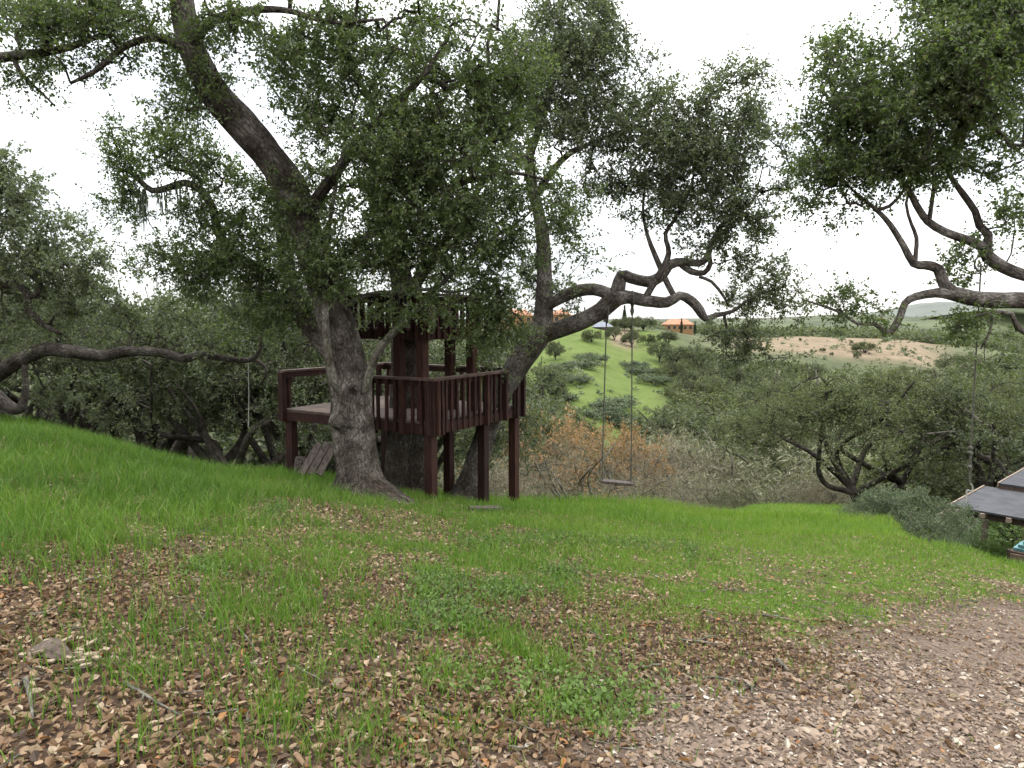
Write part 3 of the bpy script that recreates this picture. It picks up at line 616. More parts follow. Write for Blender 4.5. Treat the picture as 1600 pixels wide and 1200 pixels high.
make_tree('oak_tree', 'oak leaning right behind the deck whose long crooked limb carries the plank swing', C_limbs, blob_anchors(np.random.default_rng(13), C_blobs), 'oak_leaf_grey', 'bark_light', -0.3, 41,
   fol=dict(twigs=7, per=14, L=0.051, W=0.031), sides=32, branch_bark='bark_dark')

# ---- D: oak at the left edge with a long horizontal limb
D_limbs = [zfix([(*P(-75, 700, 13.2)[:3], .40), (*P(-72, 640, 13.2), .33), (*P(-60, 560, 13.25), .28), (*P(-45, 480, 13.3), .24), (*P(-30, 400, 13.3), .19), (*P(-10, 320, 13.3), .13), (*P(0, 260, 13.3), .08)]),
 limb_px([(-75, 640, 13.15, 34), (-35, 606, 13.1, 33), (0, 582, 13.05, 31), (32, 562, 13.0, 30), (72, 546, 13.0, 28), (118, 550, 12.9, 25), (160, 556, 12.8, 23), (200, 549, 12.7, 21), (248, 551, 12.6, 18), (288, 561, 12.5, 16), (312, 554, 12.45, 14), (350, 560, 12.4, 12), (392, 562, 12.3, 10), (406, 545, 12.3, 7), (409, 515, 12.3, 5), (418, 488, 12.3, 4)]),
 limb_px([(396, 562, 12.3, 8), (414, 572, 12.25, 6), (415, 588, 12.2, 5), (402, 606, 12.2, 3)]),
 limb_px([(-50, 440, 13.25, 18), (-10, 442, 13.1, 17), (22, 446, 13.0, 16), (42, 456, 12.95, 14), (46, 482, 12.9, 13), (66, 506, 12.85, 11), (96, 522, 12.8, 7)]),
 limb_px([(-60, 655, 13.1, 26), (-20, 612, 12.9, 24), (10, 632, 12.8, 22), (30, 640, 12.7, 18), (40, 610, 12.7, 12), (38, 570, 12.7, 8)])]
D_blobs = [(50, 400, 130, 80, 13.2, 1.1, 120), (-20, 330, 100, 90, 13.3, 1.2, 90), (110, 430, 70, 60, 13.0, .8, 45), (30, 310, 40, 60, 13.2, .6, 26), (150, 480, 60, 40, 12.9, .6, 20), (40, 500, 90, 50, 13.2, .8, 40), (250, 500, 90, 40, 12.7, .5, 22), (330, 520, 70, 35, 12.5, .5, 16), (10, 260, 22, 30, 13.3, .4, 8),
 (-150, 250, 130, 140, 13.3, 1.5, 50), (80, 600, 60, 40, 13.6, .5, 16)]
D_limbs[1:] = [[(x, y, z, r * .8) for x, y, z, r in l] for l in D_limbs[1:]]
make_tree('oak_tree', 'oak at the left edge with a long bare limb reaching out above the grass bank', D_limbs, blob_anchors(np.random.default_rng(14), D_blobs), 'oak_leaf_grey', 'bark_dark', 0.9, 51,
   fol=dict(twigs=7, per=13, L=0.062, W=0.038), sides=28)

# ---- E: oak just outside the right edge, limbs reaching in
E_limbs = [zfix([(*P(1850, 900, 9.8)[:3], .42), (*P(1840, 820, 9.8), .34), (*P(1815, 700, 9.75), .3), (*P(1780, 600, 9.7), .28), (*P(1745, 520, 9.65), .25), (*P(1730, 440, 9.65), .22), (*P(1740, 300, 9.65), .18), (*P(1730, 150, 9.6), .14), (*P(1700, 0, 9.5), .09)]),
 limb_px([(1755, 540, 9.6, 40), (1700, 500, 9.55, 38), (1650, 480, 9.5, 35), (1600, 470, 9.5, 31), (1556, 469, 9.5, 30), (1516, 465, 9.45, 29), (1488, 458, 9.4, 27), (1462, 458, 9.4, 18), (1430, 464, 9.4, 15), (1414, 474, 9.4, 13), (1407, 494, 9.4, 13), (1396, 513, 9.4, 13), (1386, 520, 9.4, 10), (1366, 506, 9.4, 8), (1340, 506, 9.4, 6), (1312, 488, 9.4, 5), (1285, 478, 9.4, 4), (1255, 468, 9.4, 3)]),
 limb_px([(1490, 458, 9.4, 22), (1474, 442, 9.4, 20), (1466, 420, 9.4, 18), (1446, 414, 9.35, 17), (1428, 412, 9.3, 14), (1412, 384, 9.3, 12), (1392, 352, 9.3, 10), (1372, 330, 9.3, 8), (1350, 312, 9.3, 6), (1330, 295, 9.3, 4)]),
 limb_px([(1745, 480, 9.65, 30), (1690, 452, 9.6, 27), (1640, 438, 9.6, 24), (1600, 430, 9.6, 22), (1568, 418, 9.6, 22), (1544, 402, 9.6, 22), (1536, 386, 9.6, 18), (1508, 374, 9.55, 16), (1476, 362, 9.5, 15), (1450, 346, 9.5, 14), (1432, 320, 9.4, 12), (1420, 296, 9.4, 10), (1402, 276, 9.3, 8), (1370, 255, 9.2, 5)]),
 limb_px([(1540, 396, 9.6, 16), (1544, 368, 9.6, 15), (1530, 352, 9.6, 14), (1524, 330, 9.6, 12), (1506, 304, 9.55, 11), (1488, 280, 9.5, 9), (1474, 256, 9.4, 7), (1460, 220, 9.3, 5)]),
 limb_px([(1430, 410, 9.3, 8), (1432, 372, 9.3, 7), (1424, 350, 9.25, 6), (1416, 318, 9.2, 5), (1424, 290, 9.2, 4)]),
 limb_px([(1452, 342, 9.45, 8), (1458, 300, 9.4, 7), (1462, 262, 9.35, 5)]),
 limb_px([(1368, 328, 9.3, 6), (1390, 322, 9.25, 6), (1410, 300, 9.2, 5), (1425, 270, 9.2, 3)]),
 limb_px([(1660, 480, 9.5, 14), (1620, 520, 9.4, 12), (1590, 512, 9.4, 10), (1580, 490, 9.35, 8), (1550, 488, 9.3, 6), (1520, 496, 9.3, 4)]),
 limb_px([(1552, 488, 9.3, 5), (1546, 520, 9.3, 4), (1532, 545, 9.3, 3)])]
E_blobs = [(1530, 90, 120, 110, 8.6, .9, 215), (1420, 150, 110, 90, 9.0, .9, 130), (1340, 130, 100, 80, 9.2, .8, 55), (1360, 240, 100, 60, 9.2, .7, 90), (1290, 270, 60, 40, 9.3, .5, 26), (1560, 220, 70, 70, 9.2, .6, 40), (1440, 250, 80, 40, 9.2, .6, 60), (1300, 80, 60, 40, 9.3, .5, 14), (1290, 190, 60, 50, 9.3, .5, 18),
 (1320, 330, 80, 25, 9.3, .4, 9), (1330, 480, 50, 30, 9.4, .3, 9), (1360, 500, 60, 25, 9.4, .3, 7), (1530, 520, 50, 50, 9.3, .3, 18), (1520, 380, 40, 50, 9.5, .4, 7), (1580, 340, 40, 60, 9.5, .4, 14), (1500, 420, 40, 40, 9.5, .3, 6), (1260, 300, 30, 40, 9.3, .3, 6),
 (1600, 20, 120, 100, 8.6, .9, 90), (1650, -90, 180, 90, 9, 1.4, 50), (1700, 200, 80, 90, 9.4, 1, 20), (1480, 0, 110, 40, 8.8, .7, 50)]
E_limbs[1:] = [[(x, y, z, r * .84) for x, y, z, r in l] for l in E_limbs[1:]]
make_tree('oak_tree', 'oak off the right edge whose pale crooked limbs reach in under a dense crown', E_limbs, blob_anchors(np.random.default_rng(15), E_blobs), 'oak_leaf', 'bark_light', 1.3, 61,
   fol=dict(twigs=7, per=13, L=0.050, W=0.031), sides=28, branch_bark='bark_light')

# ---- F: oak outside the left edge, one limb in at the top left corner
F_limbs = [zfix([(*P(-420, 800, 9.2)[:3], .35), (*P(-410, 600, 9.2), .27), (*P(-380, 400, 9.15), .24), (*P(-330, 250, 9.1), .2), (*P(-280, 100, 9.1), .15), (*P(-240, -40, 9.1), .09)]),
 limb_px([(-330, 260, 9.1, 30), (-240, 200, 9.0, 26), (-150, 140, 9.0, 22), (-70, 105, 9.0, 18), (0, 90, 9.0, 15), (50, 84, 9.0, 13), (100, 76, 9.0, 10), (140, 62, 9.0, 8), (180, 45, 9.0, 6), (215, 25, 9.0, 4)]),
 limb_px([(20, 88, 9.0, 8), (35, 118, 9.0, 6), (60, 140, 9.0, 4), (85, 165, 9.0, 3)])]
F_blobs = [(60, 30, 110, 45, 9.0, .7, 60), (40, 130, 80, 35, 9.0, .4, 14), (-120, 40, 120, 80, 9.0, 1, 40), (150, 20, 70, 40, 9.0, .5, 26), (-260, -40, 160, 120, 9.1, 1.2, 40)]
make_tree('oak_tree', 'oak off the left edge with one slender limb crossing the top left corner', F_limbs, blob_anchors(np.random.default_rng(16), F_blobs), 'oak_leaf', 'bark', 2.2, 71,
   fol=dict(twigs=7, per=13, L=0.048, W=0.028), sides=24, branch_bark='bark_dark')

# ---- hanging lichen on trees A and D (strands)
def lichen(parent, spots, seed):
    rng = np.random.default_rng(seed); V = []; Q = []; tn = []; n = 0
    base = np.array(parent.location)
    for px, py, Y, w, ln, k in spots:
        for i in range(k):
            p = P(px + rng.normal() * w, py + rng.normal() * 6, Y + rng.normal() * 0.12); l = ln * rng.uniform(0.35, 1.1); m = 5
            off = np.cumsum(rng.normal(size=(m, 2)) * 0.008, 0); wd = rng.uniform(0.005, 0.013); ang = rng.uniform(0, 3.14)
            s = np.array([math.cos(ang), math.sin(ang), 0]) * wd
            for j in range(m):
                c = p + np.array([off[j, 0], off[j, 1], -l * j / (m - 1)]); tpr = 1 - 0.7 * j / (m - 1)
                V += [c - s * tpr, c + s * tpr]
            Q += [(n + 2 * j, n + 2 * j + 1, n + 2 * j + 3, n + 2 * j + 2) for j in range(m - 1)]; tn += [rng.uniform(0, 1)] * (m - 1); n += 2 * m
    link('hanging_lichen', raw_mesh('hanging_lichen', np.array(V) - base, None, Q, M['lichen'], face_attr=tn), parent, kind='stuff')
lichen(trA, [(222, 300, 10.8, 7, .62, 34), (255, 296, 10.8, 9, .5, 26), (290, 290, 10.8, 12, .45, 24), (200, 285, 10.8, 10, .3, 18), (240, 300, 10.8, 30, .3, 40), (330, 330, 10.8, 14, .3, 20), (330, 445, 11, 60, .3, 60), (420, 470, 10.8, 50, .3, 60), (620, 400, 9.6, 80, .2, 50), (690, 450, 9.5, 50, .22, 40)], 5)

# ------------------------------------------------------------------ treehouse
tF = P(675, 680, 10.3); zb = tF[2]; zr = P(675, 591, 10.3)[2]
eL = np.array([-0.855, 0.519, 0]); eL /= np.linalg.norm(eL); eR = np.array([eL[1], -eL[0], 0]) ; eR = np.array([0.519, 0.855, 0]); eR -= eL * eR.dot(eL); eR /= np.linalg.norm(eR)
UPZ = np.array([0, 0, 1.0])
LL, LR = 3.14, 2.56
th = empty('treehouse', (tF[0], tF[1], gz(tF[0], tF[1])), 'two-storey dark red wooden treehouse platform with slatted railings built round the oaks', 'treehouse')
tho = np.array(th.location)
def T3(l, r, z): return np.array([tF[0], tF[1], 0]) + eL * l + eR * r + UPZ * z
rngT = np.random.default_rng(5)
def part(name, p0, p1, w, h, mat='red_wood', up=(0, 0, 1), j=0.004):
    mb = MB(); jj = lambda: rngT.normal(size=3) * j
    a = np.asarray(p0) + jj(); b = np.asarray(p1) + jj()
    c = (a + b) / 2
    mb.beam(a - c, b - c, w, h, up)
    return mb.build(name, M[mat], th, loc=tuple(c - tho))
zdeck = zb + 0.185
# deck boards and rim
nb = 18; bw = LR / nb
for i in range(nb): part('deck_board', T3(0.02, (i + .5) * bw, zdeck - .019), T3(LL - 0.02, (i + .5) * bw, zdeck - .019), bw - .008, .038, 'deck_wood', j=0.002)
for a, b in (((-.0, 0), (LL, 0)), ((0, LR), (LL, LR)), ((0, 0), (0, LR)), ((LL, 0), (LL, LR))):
    part('rim_joist', T3(*a, zb + .073), T3(*b, zb + .073), .04, .146)
for r in (0.7, 1.35, 2.0): part('floor_joist', T3(.03, r, zb + .07), T3(LL - .03, r, zb + .07), .04, .13)
# supporting posts to the ground
def gpost(l, r, top, w=.135):
    p = T3(l, r, top); g = gz(p[0], p[1]); part('post', (p[0], p[1], g - .2), p, w, w, up=eR)
for l, r in ((.10, .10), (LL - .1, .10), (.10, LR - .1), (.10, 1.5), (LL - .12, LR - .12), (1.5, LR - .1), (1.1, 1.9)): gpost(l, r, zb + .0)
# railings
def rail(a, b, skip=(), step=.15, z0=None, z1=None, out=None, capw=.14, cap=True, posts=(), bal=True, off=.03):
    a = np.array(a, float); b = np.array(b, float); Ln = np.linalg.norm(b - a); d = (b - a) / Ln
    z0 = zb if z0 is None else z0; z1 = zr if z1 is None else z1
    o3 = (eL * out[0] + eR * out[1]) * off
    if cap:
        part('rail_cap', T3(*(a - d * .05), z1 - .018) + o3 * .3, T3(*(b + d * .05), z1 - .018) + o3 * .3, capw, .036, 'rail_wood')
        part('top_rail', T3(*a, z1 - .08) - o3 * .4, T3(*b, z1 - .08) - o3 * .4, .036, .085)
    k = int(Ln / step)
    if bal:
        for i in range(k + 1):
            t = Ln * i / k
            if any(s0 < t < s1 for s0, s1 in skip): continue
            q = a + d * t; tilt = rngT.normal() * .008
            part('baluster', T3(*q, z0 + .004) + o3, T3(*(q + d * tilt), z1 - .04) + o3, .042, .042, up=eR if abs(out[1]) < .5 else eL)
    for t in posts:
        q = a + d * t; part('rail_post', T3(*q, z0 - .01) + o3 * 1.5, T3(*q, z1 - .037) + o3 * 1.5, .095, .055, up=eR if abs(out[0]) > .5 else eL)
rail((0, 0), (1.16, 0), out=(0, -1), posts=(.03, .52, 1.12))
rail((0, 0), (0, 1.95), out=(-1, 0), posts=(.06, .16, 1.36, 1.93), step=.145)
rail((0, 2.25), (0, LR), out=(-1, 0), posts=(.05, .27), step=.13)
rail((0, LR), (1.3, LR), out=(0, 1), posts=(.04, .7), step=.16)
rail((1.3, LR), (LL, LR), out=(0, 1), posts=(.9, 1.75), bal=False)
rail((LL, .05), (LL, LR), out=(1, 0), posts=(.0, .12, 1.3, 2.4), bal=False)
part('rail_post', T3(LL - .06, -.04, zb - .01), T3(LL - .06, -.04, zr - .03), .10, .09, up=eR)
# upper platform
uF = P(660, 531, 10.45); ul = (uF - tF).dot(eL); ur = (uF - tF).dot(eR); zu = uF[2]; zur = P(660, 458, 10.45)[2]
US = 1.42
for i in range(10): part('deck_board', T3(ul + .02, ur + (i + .5) * US / 10, zu + .15), T3(ul + US - .02, ur + (i + .5) * US / 10, zu + .15), US / 10 - .008, .034, 'deck_wood', j=.002)
for a, b in (((0, 0), (US, 0)), ((0, US), (US, US)), ((0, 0), (0, US)), ((US, 0), (US, US))):
    part('rim_joist', T3(ul + a[0], ur + a[1], zu + .066), T3(ul + b[0], ur + b[1], zu + .066), .04, .132)
for l, r, tp in ((.03, .03, zur - .04), (.03, US - .12, zur - .04), (.46, .03, zur - .04), (.46, US - .12, zur - .04), (US - .05, .05, zu)):
    part('post', T3(ul + l, ur + r, zdeck), T3(ul + l, ur + r, tp), .13, .13, up=eR)
for a, b, o in (((0, 0), (US, 0), (0, -1)), ((0, 0), (0, US), (-1, 0)), ((0, US), (US, US), (0, 1)), ((US, 0), (US, US), (1, 0))):
    rail((ul + a[0], ur + a[1]), (ul + b[0], ur + b[1]), out=o, z0=zu, z1=zur, step=.155, posts=(.05, .75, US - .05))
part('cross_beam', T3(ul - .1, ur + .2, zur + .07), T3(ul + .5, ur + .6, zur + .07), .09, .04)
# leaning weathered planks below the deck and the small stump beside
pr = empty('plank_steps', P(480, 738, 11.2), 'grey weathered plank steps leaning under the deck left of the big trunk', 'steps'); po = np.array(pr.location)
for k in range(3):
    b0 = np.array(P(470 + k * 14, 742, 11.0 + k * .02)); b1 = np.array(P(499 + k * 13, 690 + k * 2, 11.35))
    mb = MB(); mb.beam(b0 - po, b1 - po + [0, 0, .03 * (k - 1)], .105, .055, up=(.2, -1, .4)); mb.build('plank', M['grey_wood'], pr)
mb = MB(); mb.beam(np.array(P(484, 716, 11.35)) - po, np.array(P(516, 716, 11.35)) - po, .05, .08); mb.build('cleat', M['grey_wood'], pr)
sp = np.array(P(470, 726, 11.6)); g = gz(sp[0], sp[1])
mb = MB(); mb.tube([(0, 0, -.1), (0, 0, .0), (.02, .0, .2), (.05, 0, .33), (.05, 0, .34)], [.17, .15, .12, .12, .06], 14, .12, 3)
mb.build('stump', M['bark'], None, (0, 0, 0), True, True, loc=(sp[0], sp[1], g), label='short broken grey stump beside the leaning plank steps', cat='stump')
q0 = raycast(735, 799); q1 = raycast(782, 800)
mb = MB(); c = (q0 + q1) / 2; mb.beam(q0 - c + [0, 0, .03], q1 - c + [0, 0.05, .035], .16, .05)
mb.build('loose_board', M['grey_wood'], None, loc=tuple(c), label='grey board lying flat in the grass right of the big trunk', cat='board')

# ------------------------------------------------------------------ swing
sl = P(941, 752, 11.75); sr = P(986, 756, 11.7)
sw = empty('swing', (sl + sr) / 2, 'wooden plank swing hanging on two ropes from the crooked oak limb', 'swing'); so = np.array(sw.location)
mb = MB(); dv = (sr - sl) / np.linalg.norm(sr - sl); mb.beam(sl - so - dv * .02, sr - so + dv * .03, .19, .045); mb.build('seat', M['grey_wood'], sw)
for s, top, off in ((sl, P(948, 488, 11.77), .04), (sr, P(988, 470, 11.68), -.02)):
    mb = MB(); kn = s + np.array([0, 0, .42]) + (top - s) * .0
    ts = np.linspace(0, 1, 14)[:, None]
    rp = kn * (1 - ts) + top * ts; mb.tube(rp - so, np.full(14, .0105), 6); 
    for e in (-.075, .075): mb.tube(np.array([kn, s + np.array([0.0, e, 0.025])]) - so, [.0075, .0075], 6)
    rope_o = mb.build('rope', M['rope'], sw)
    mb = MB(); mb.tube(np.array([kn + [0, 0, -.03], kn, kn + [0, 0, .03]]) - so, [.012, .022, .012], 8); mb.build('knot', M['rope'], rope_o)
mb = MB(); tp = P(988, 470, 11.68); a = np.linspace(0, 2 * np.pi, 17); 
mb.tube(np.stack([np.zeros(17), np.cos(a) * .135, np.sin(a) * .135], -1) + tp - so + [0, 0, .02], np.full(17, .013), 6, cap=False)
mb.tube(np.array([tp + [0, 0, -.10], tp + [0, 0, -.16], tp + [0, 0, -.24]]) - so, [.02, .035, .015], 8); mb.build('hitch', M['rope'], sw)
mb = MB(); tp = P(948, 488, 11.77)
mb.tube(np.stack([np.zeros(17), np.cos(a) * .18, np.sin(a) * .18], -1) + tp - so + [0, 0, .0], np.full(17, .012), 6, cap=False); mb.build('hitch', M['rope'], sw)

# rope swing from the right-hand oak
top = P(1533, 412, 9.55); bot = P(1513, 782, 9.5)
rs = empty('rope_swing', bot, 'single long knotted rope with a loop hanging from the right-hand oak', 'rope'); ro = np.array(rs.location)
ts = np.linspace(0, 1, 30)[:, None]; line = top * (1 - ts) + P(1517, 698, 9.5) * ts
mb = MB(); mb.tube(line - ro, np.full(30, .011), 6); 
a = np.linspace(0, 2 * np.pi, 13); mb.tube(np.stack([np.cos(a) * .10, np.cos(a) * .02, np.sin(a) * .10], -1) + top - ro, np.full(13, .012), 6, cap=False); rope_o = mb.build('rope', M['rope'], rs)
for py in (700, 708, 730):
    k = P(1517 - (py - 698) * .05, py, 9.5) - ro; mb = MB(); mb.tube([k + [0, 0, -.035], k + [.006, 0, -.012], k + [-.004, 0, .012], k + [0, 0, .035]], [.012, .028, .028, .012], 8); mb.build('knot', M['rope'], rope_o)
mb = MB(); e0 = P(1517, 698, 9.5) - ro; e1 = P(1516, 755, 9.5) - ro; mb.tube([e0, (e0 + e1) / 2 + [.012, 0, 0], e1], [.009] * 3, 6)
mb.tube([e0, (e0 + e1) / 2 + [-.014, 0, 0], e1 + [-.01, 0, 0]], [.009] * 3, 6); mb.build('rope_tail', M['rope'], rs)
lp = [P(x, y, 9.5) - ro for x, y in ((1516, 755), (1520, 762), (1518, 768), (1511, 766), (1510, 775), (1509, 784))]
mb = MB(); mb.tube(smooth_poly([(*p, .011) for p in lp], .02)[:, :3], np.full(len(smooth_poly([(*p, .011) for p in lp], .02)), .011), 6); mb.build('loop', M['rope_pale'], rs)
# thin pale cord from the left limb, and white string on the sprout over the upper deck
c0, c1 = P(388, 566, 12.3), P(388, 668, 12.3)
mb = MB(); mb.tube(np.array([c0 - c1, (c0 - c1) * .5 + [.01, 0, 0], [0, 0, 0]]), [.007, .007, .009], 6); mb.build('cord', M['rope_pale'], None, loc=tuple(c1), label='thin pale cord dangling from the long bare limb left of the deck', cat='cord')
c1 = P(672, 492, 9.5); pts = [P(*q, 9.52) - c1 for q in ((668, 445), (669, 462), (670, 478), (673, 488), (671, 496), (664, 500))]
mb = MB(); mb.tube(pts, [.005] * 6, 5); mb.build('string', M['rope_pale'], None, loc=tuple(c1), label='short white string snagged on the sprout in front of the upper deck', cat='string')

# ------------------------------------------------------------------ patio cover at the right edge
O = P(1490, 797, 18.0); pa = np.array([.665, -.747, 0]); pb_ = np.array([.747, .665, 0])
pc = empty('patio_cover', (O[0], O[1], gz(O[0], O[1])), 'timber patio cover with dark felt roof and pale rafter tails below the lawn', 'patio cover'); pco = np.array(pc.location)
M['felt'] = plain_mat('felt', (0.045, 0.046, 0.050), (0.085, 0.085, 0.09), 3.0, 0.75, (1, 1, 1), .2)
M['timber'] = plain_mat('timber', (0.20, 0.15, 0.11), (0.36, 0.29, 0.22), 6.0, 0.8, (2, 2, 2), .2, rnd=.15)
M['timber_dark'] = plain_mat('timber_dark', (0.07, 0.045, 0.035), (0.13, 0.09, 0.07), 6.0, 0.8, (2, 2, 2), .2, rnd=.15)
def Q(a, b, z): return O + pa * a + pb_ * b + UPZ * z - pco
def pbeam(nm, p0, p1, w, h, mat, up=(0, 0, 1)):
    mb = MB(); mb.beam(p0, p1, w, h, up); return mb.build(nm, M[mat], pc)
RS = 0.02      # roof rises away from the eave
pbeam('roof_sheet', Q(-.05, 1.35, .10 + 1.35 * RS) + 3.2 * pa - 3.2 * pa, Q(6.5, 1.35, .10 + 1.35 * RS), 2.9, .05, 'felt', up=(-pb_ * RS + UPZ))
pbeam('roof_sheet', Q(.3, 4.2, .26 + 4.2 * RS), Q(6.5, 4.2, .26 + 4.2 * RS), 3.0, .05, 'felt', up=(-pb_ * RS + UPZ))
pbeam('fascia', Q(-.09, -.1, .085), Q(-.09, 2.8, .085 + 2.8 * RS), .04, .12, 'timber')
pbeam('fascia', Q(.26, 2.72, .23 + 2.8 * RS), Q(.26, 5.7, .23 + 5.7 * RS), .04, .12, 'timber')
pbeam('upstand', Q(.3, 2.74, .17 + 2.8 * RS), Q(6.5, 2.74, .17 + 2.8 * RS), .04, .13, 'timber_dark')
pbeam('eave_beam', Q(-.45, .12, -.04), Q(6.5, .12, -.04), .09, .16, 'timber_dark')
pbeam('beam_end', Q(-.06, -.9, -.02) + pb_ * .0, Q(-.06, .1, -.02), .10, .11, 'timber')
for k in range(11): pbeam('rafter', Q(.12 + k * .55, -.16, .015), Q(.12 + k * .55, 2.7, .015 + 2.8 * RS), .10, .11, 'timber')
for k in range(11): pbeam('rafter', Q(.35 + k * .55, 2.78, .175 + 2.8 * RS), Q(.35 + k * .55, 5.6, .175 + 5.6 * RS), .10, .11, 'timber')
for a_, b_ in ((0, .12), (5.0, .12), (0, 2.75), (5.0, 2.75), (.4, 5.5), (5.0, 5.5)):
    p = Q(a_, b_, 0) + pco; g = gz(p[0], p[1]); pbeam('post', np.array([p[0], p[1], g - .2]) - pco, Q(a_, b_, -.12 + b_ * RS), .14, .14, 'timber', up=pb_)
pbeam('brace', Q(.02, .12, -.62), Q(.62, .12, -.10), .07, .07, 'timber')
M['white_metal'] = plain_mat('white_metal', (.5, .5, .48), (.62, .62, .6), 10, .5)
lb = Q(.28, .0, -.32); mb = MB(); mb.beam(lb, lb + [0, 0, .26], .14, .12); mb.beam(lb + [0, 0, .26], lb + [0, 0, .29], .19, .17); mb.build('wall_lamp', M['white_metal'], pc)
# things under the cover: slatted bin store with a teal cover, seen at the very edge
M['teal'] = plain_mat('teal', (.08, .20, .20), (.16, .31, .31), 8, .6); M['tan_panel'] = plain_mat('tan_panel', (.15, .10, .075), (.24, .17, .13), 5, .8)
s0 = P(1576, 870, 15.8); s0z = gz(s0[0], s0[1])
bt = empty('garden_table', (s0[0], s0[1], s0z), 'brown panelled garden box topped with folded teal covers under the patio cover', 'garden box'); bo = np.array(bt.location)
ztop = P(1580, 862, 15.8)[2]
f = lambda a_, b_, z: np.array([s0[0], s0[1], 0]) + pa * a_ + pb_ * b_ + UPZ * z - bo
for k in range(4):
    mb = MB(); mb.beam(f(.02 + k * .5, 0, (s0z + ztop) / 2), f(.48 + k * .5, 0, (s0z + ztop) / 2), .04, ztop - s0z - .05); mb.build('panel', M['tan_panel'], bt)
    mb = MB(); mb.beam(f(k * .5, -.01, s0z - .1), f(k * .5, -.01, ztop + .06), .05, .07, up=pb_); mb.build('upright', M['timber_dark'], bt)
mb = MB(); mb.beam(f(0, .45, ztop), f(2, .45, ztop), .86, .04); lid_o = mb.build('lid', M['timber_dark'], bt)
for k in range(3):
    mb = MB(); w = .7 - k * .1; mb.beam(f(.05 + k * .08, .45, ztop + .06 + k * .075), f(1.9 - k * .1, .45, ztop + .05 + k * .075), w, .062); mb.build('folded_cover', M['teal'], bt)

# ------------------------------------------------------------------ background vegetation prototypes (unit: real metres, copied and scaled)
def proto(seed, H, Wd, n_anchor, leaf, bark, fol, trunks=1, lowcrown=0.25, rtip=0.01, flat=0.75, limbs_n=6, trunk_r=.032):
    rng = np.random.default_rng(seed); limbs = []; hb = H * lowcrown
    for t in range(trunks):
        a0 = rng.uniform(0, 6.28); lean = rng.uniform(.05, .25) * Wd
        bx, by = (0, 0) if t == 0 else rng.normal(size=2) * Wd * .06
        r0 = H * trunk_r
        top = np.array([bx + math.cos(a0) * lean * .5, by + math.sin(a0) * lean * .5, hb])
        limbs.append([(bx, by, -.4, r0 * 1.4), (bx + .02, by, .2, r0), (*(np.array([bx, by, 0]) * .4 + top * .6), r0 * .85), (*top, r0 * .8)])
        for k in range(limbs_n // trunks + 1):
            a = a0 + k * 6.28 / (limbs_n // trunks + 1) + rng.uniform(-.4, .4); rr = Wd * rng.uniform(.22, .40); hh = H * rng.uniform(.6, .88)
            e = np.array([math.cos(a) * rr, math.sin(a) * rr, hh]); m1 = top * .65 + e * .35 + rng.normal(size=3) * .05 * Wd; m2 = top * .3 + e * .7 + rng.normal(size=3) * .05 * Wd
            limbs.append([(*top, r0 * .6), (*m1, r0 * .45), (*m2, r0 * .28), (*e, r0 * .12)])
    # lumpy dome of anchors
    lum = rand_dirs(rng, 26); lum[:, 2] = np.abs(lum[:, 2]) * 1.1 - (.25 if lowcrown > .15 else .45 if lowcrown > .05 else .6)
    lc = lum * np.array([Wd * .36, Wd * .36, H * (1 - lowcrown) * .40]) + np.array([0, 0, H * (lowcrown + (1 - lowcrown) * .5)])
    idx = rng.integers(0, 26, n_anchor); v = rand_dirs(rng, n_anchor) * rng.uniform(0, 1, (n_anchor, 1)) ** .4
    an = lc[idx] + v * np.array([Wd * .17, Wd * .17, H * .14])
    L = [smooth_poly(l, .25) for l in limbs]
    tr = MB(); [tr.tube(l[:, :3], l[:, 3], 10, .12, seed + i) for i, l in enumerate(L)]
    paths, outw = grow(rng, L, an, hb * .9, rtip)
    for k, (p, r) in enumerate(paths): tr.tube(p, r, 4, 0, k)
    V, T, tint, TV, TQ = foliage(rng, an, outw, **fol)
    hgt = V[:, 2].reshape(-1, 4).mean(1)
    tint = np.clip(tint + 0.10 * rng.normal(size=len(tint)), 0, 1)
    return tr.mesh('trunk', M[bark], smooth=True, bark=True), raw_mesh('crown', V, T, None, M[leaf], face_attr=tint)
F_mid = dict(twigs=8, per=10, tl=(.25, .7), L=.09, W=.06)
F_far = dict(twigs=8, per=9, tl=(.4, 1.0), L=.20, W=.14)
F_twig = dict(twigs=9, per=7, tl=(.4, 1.1), L=.42, W=.016)
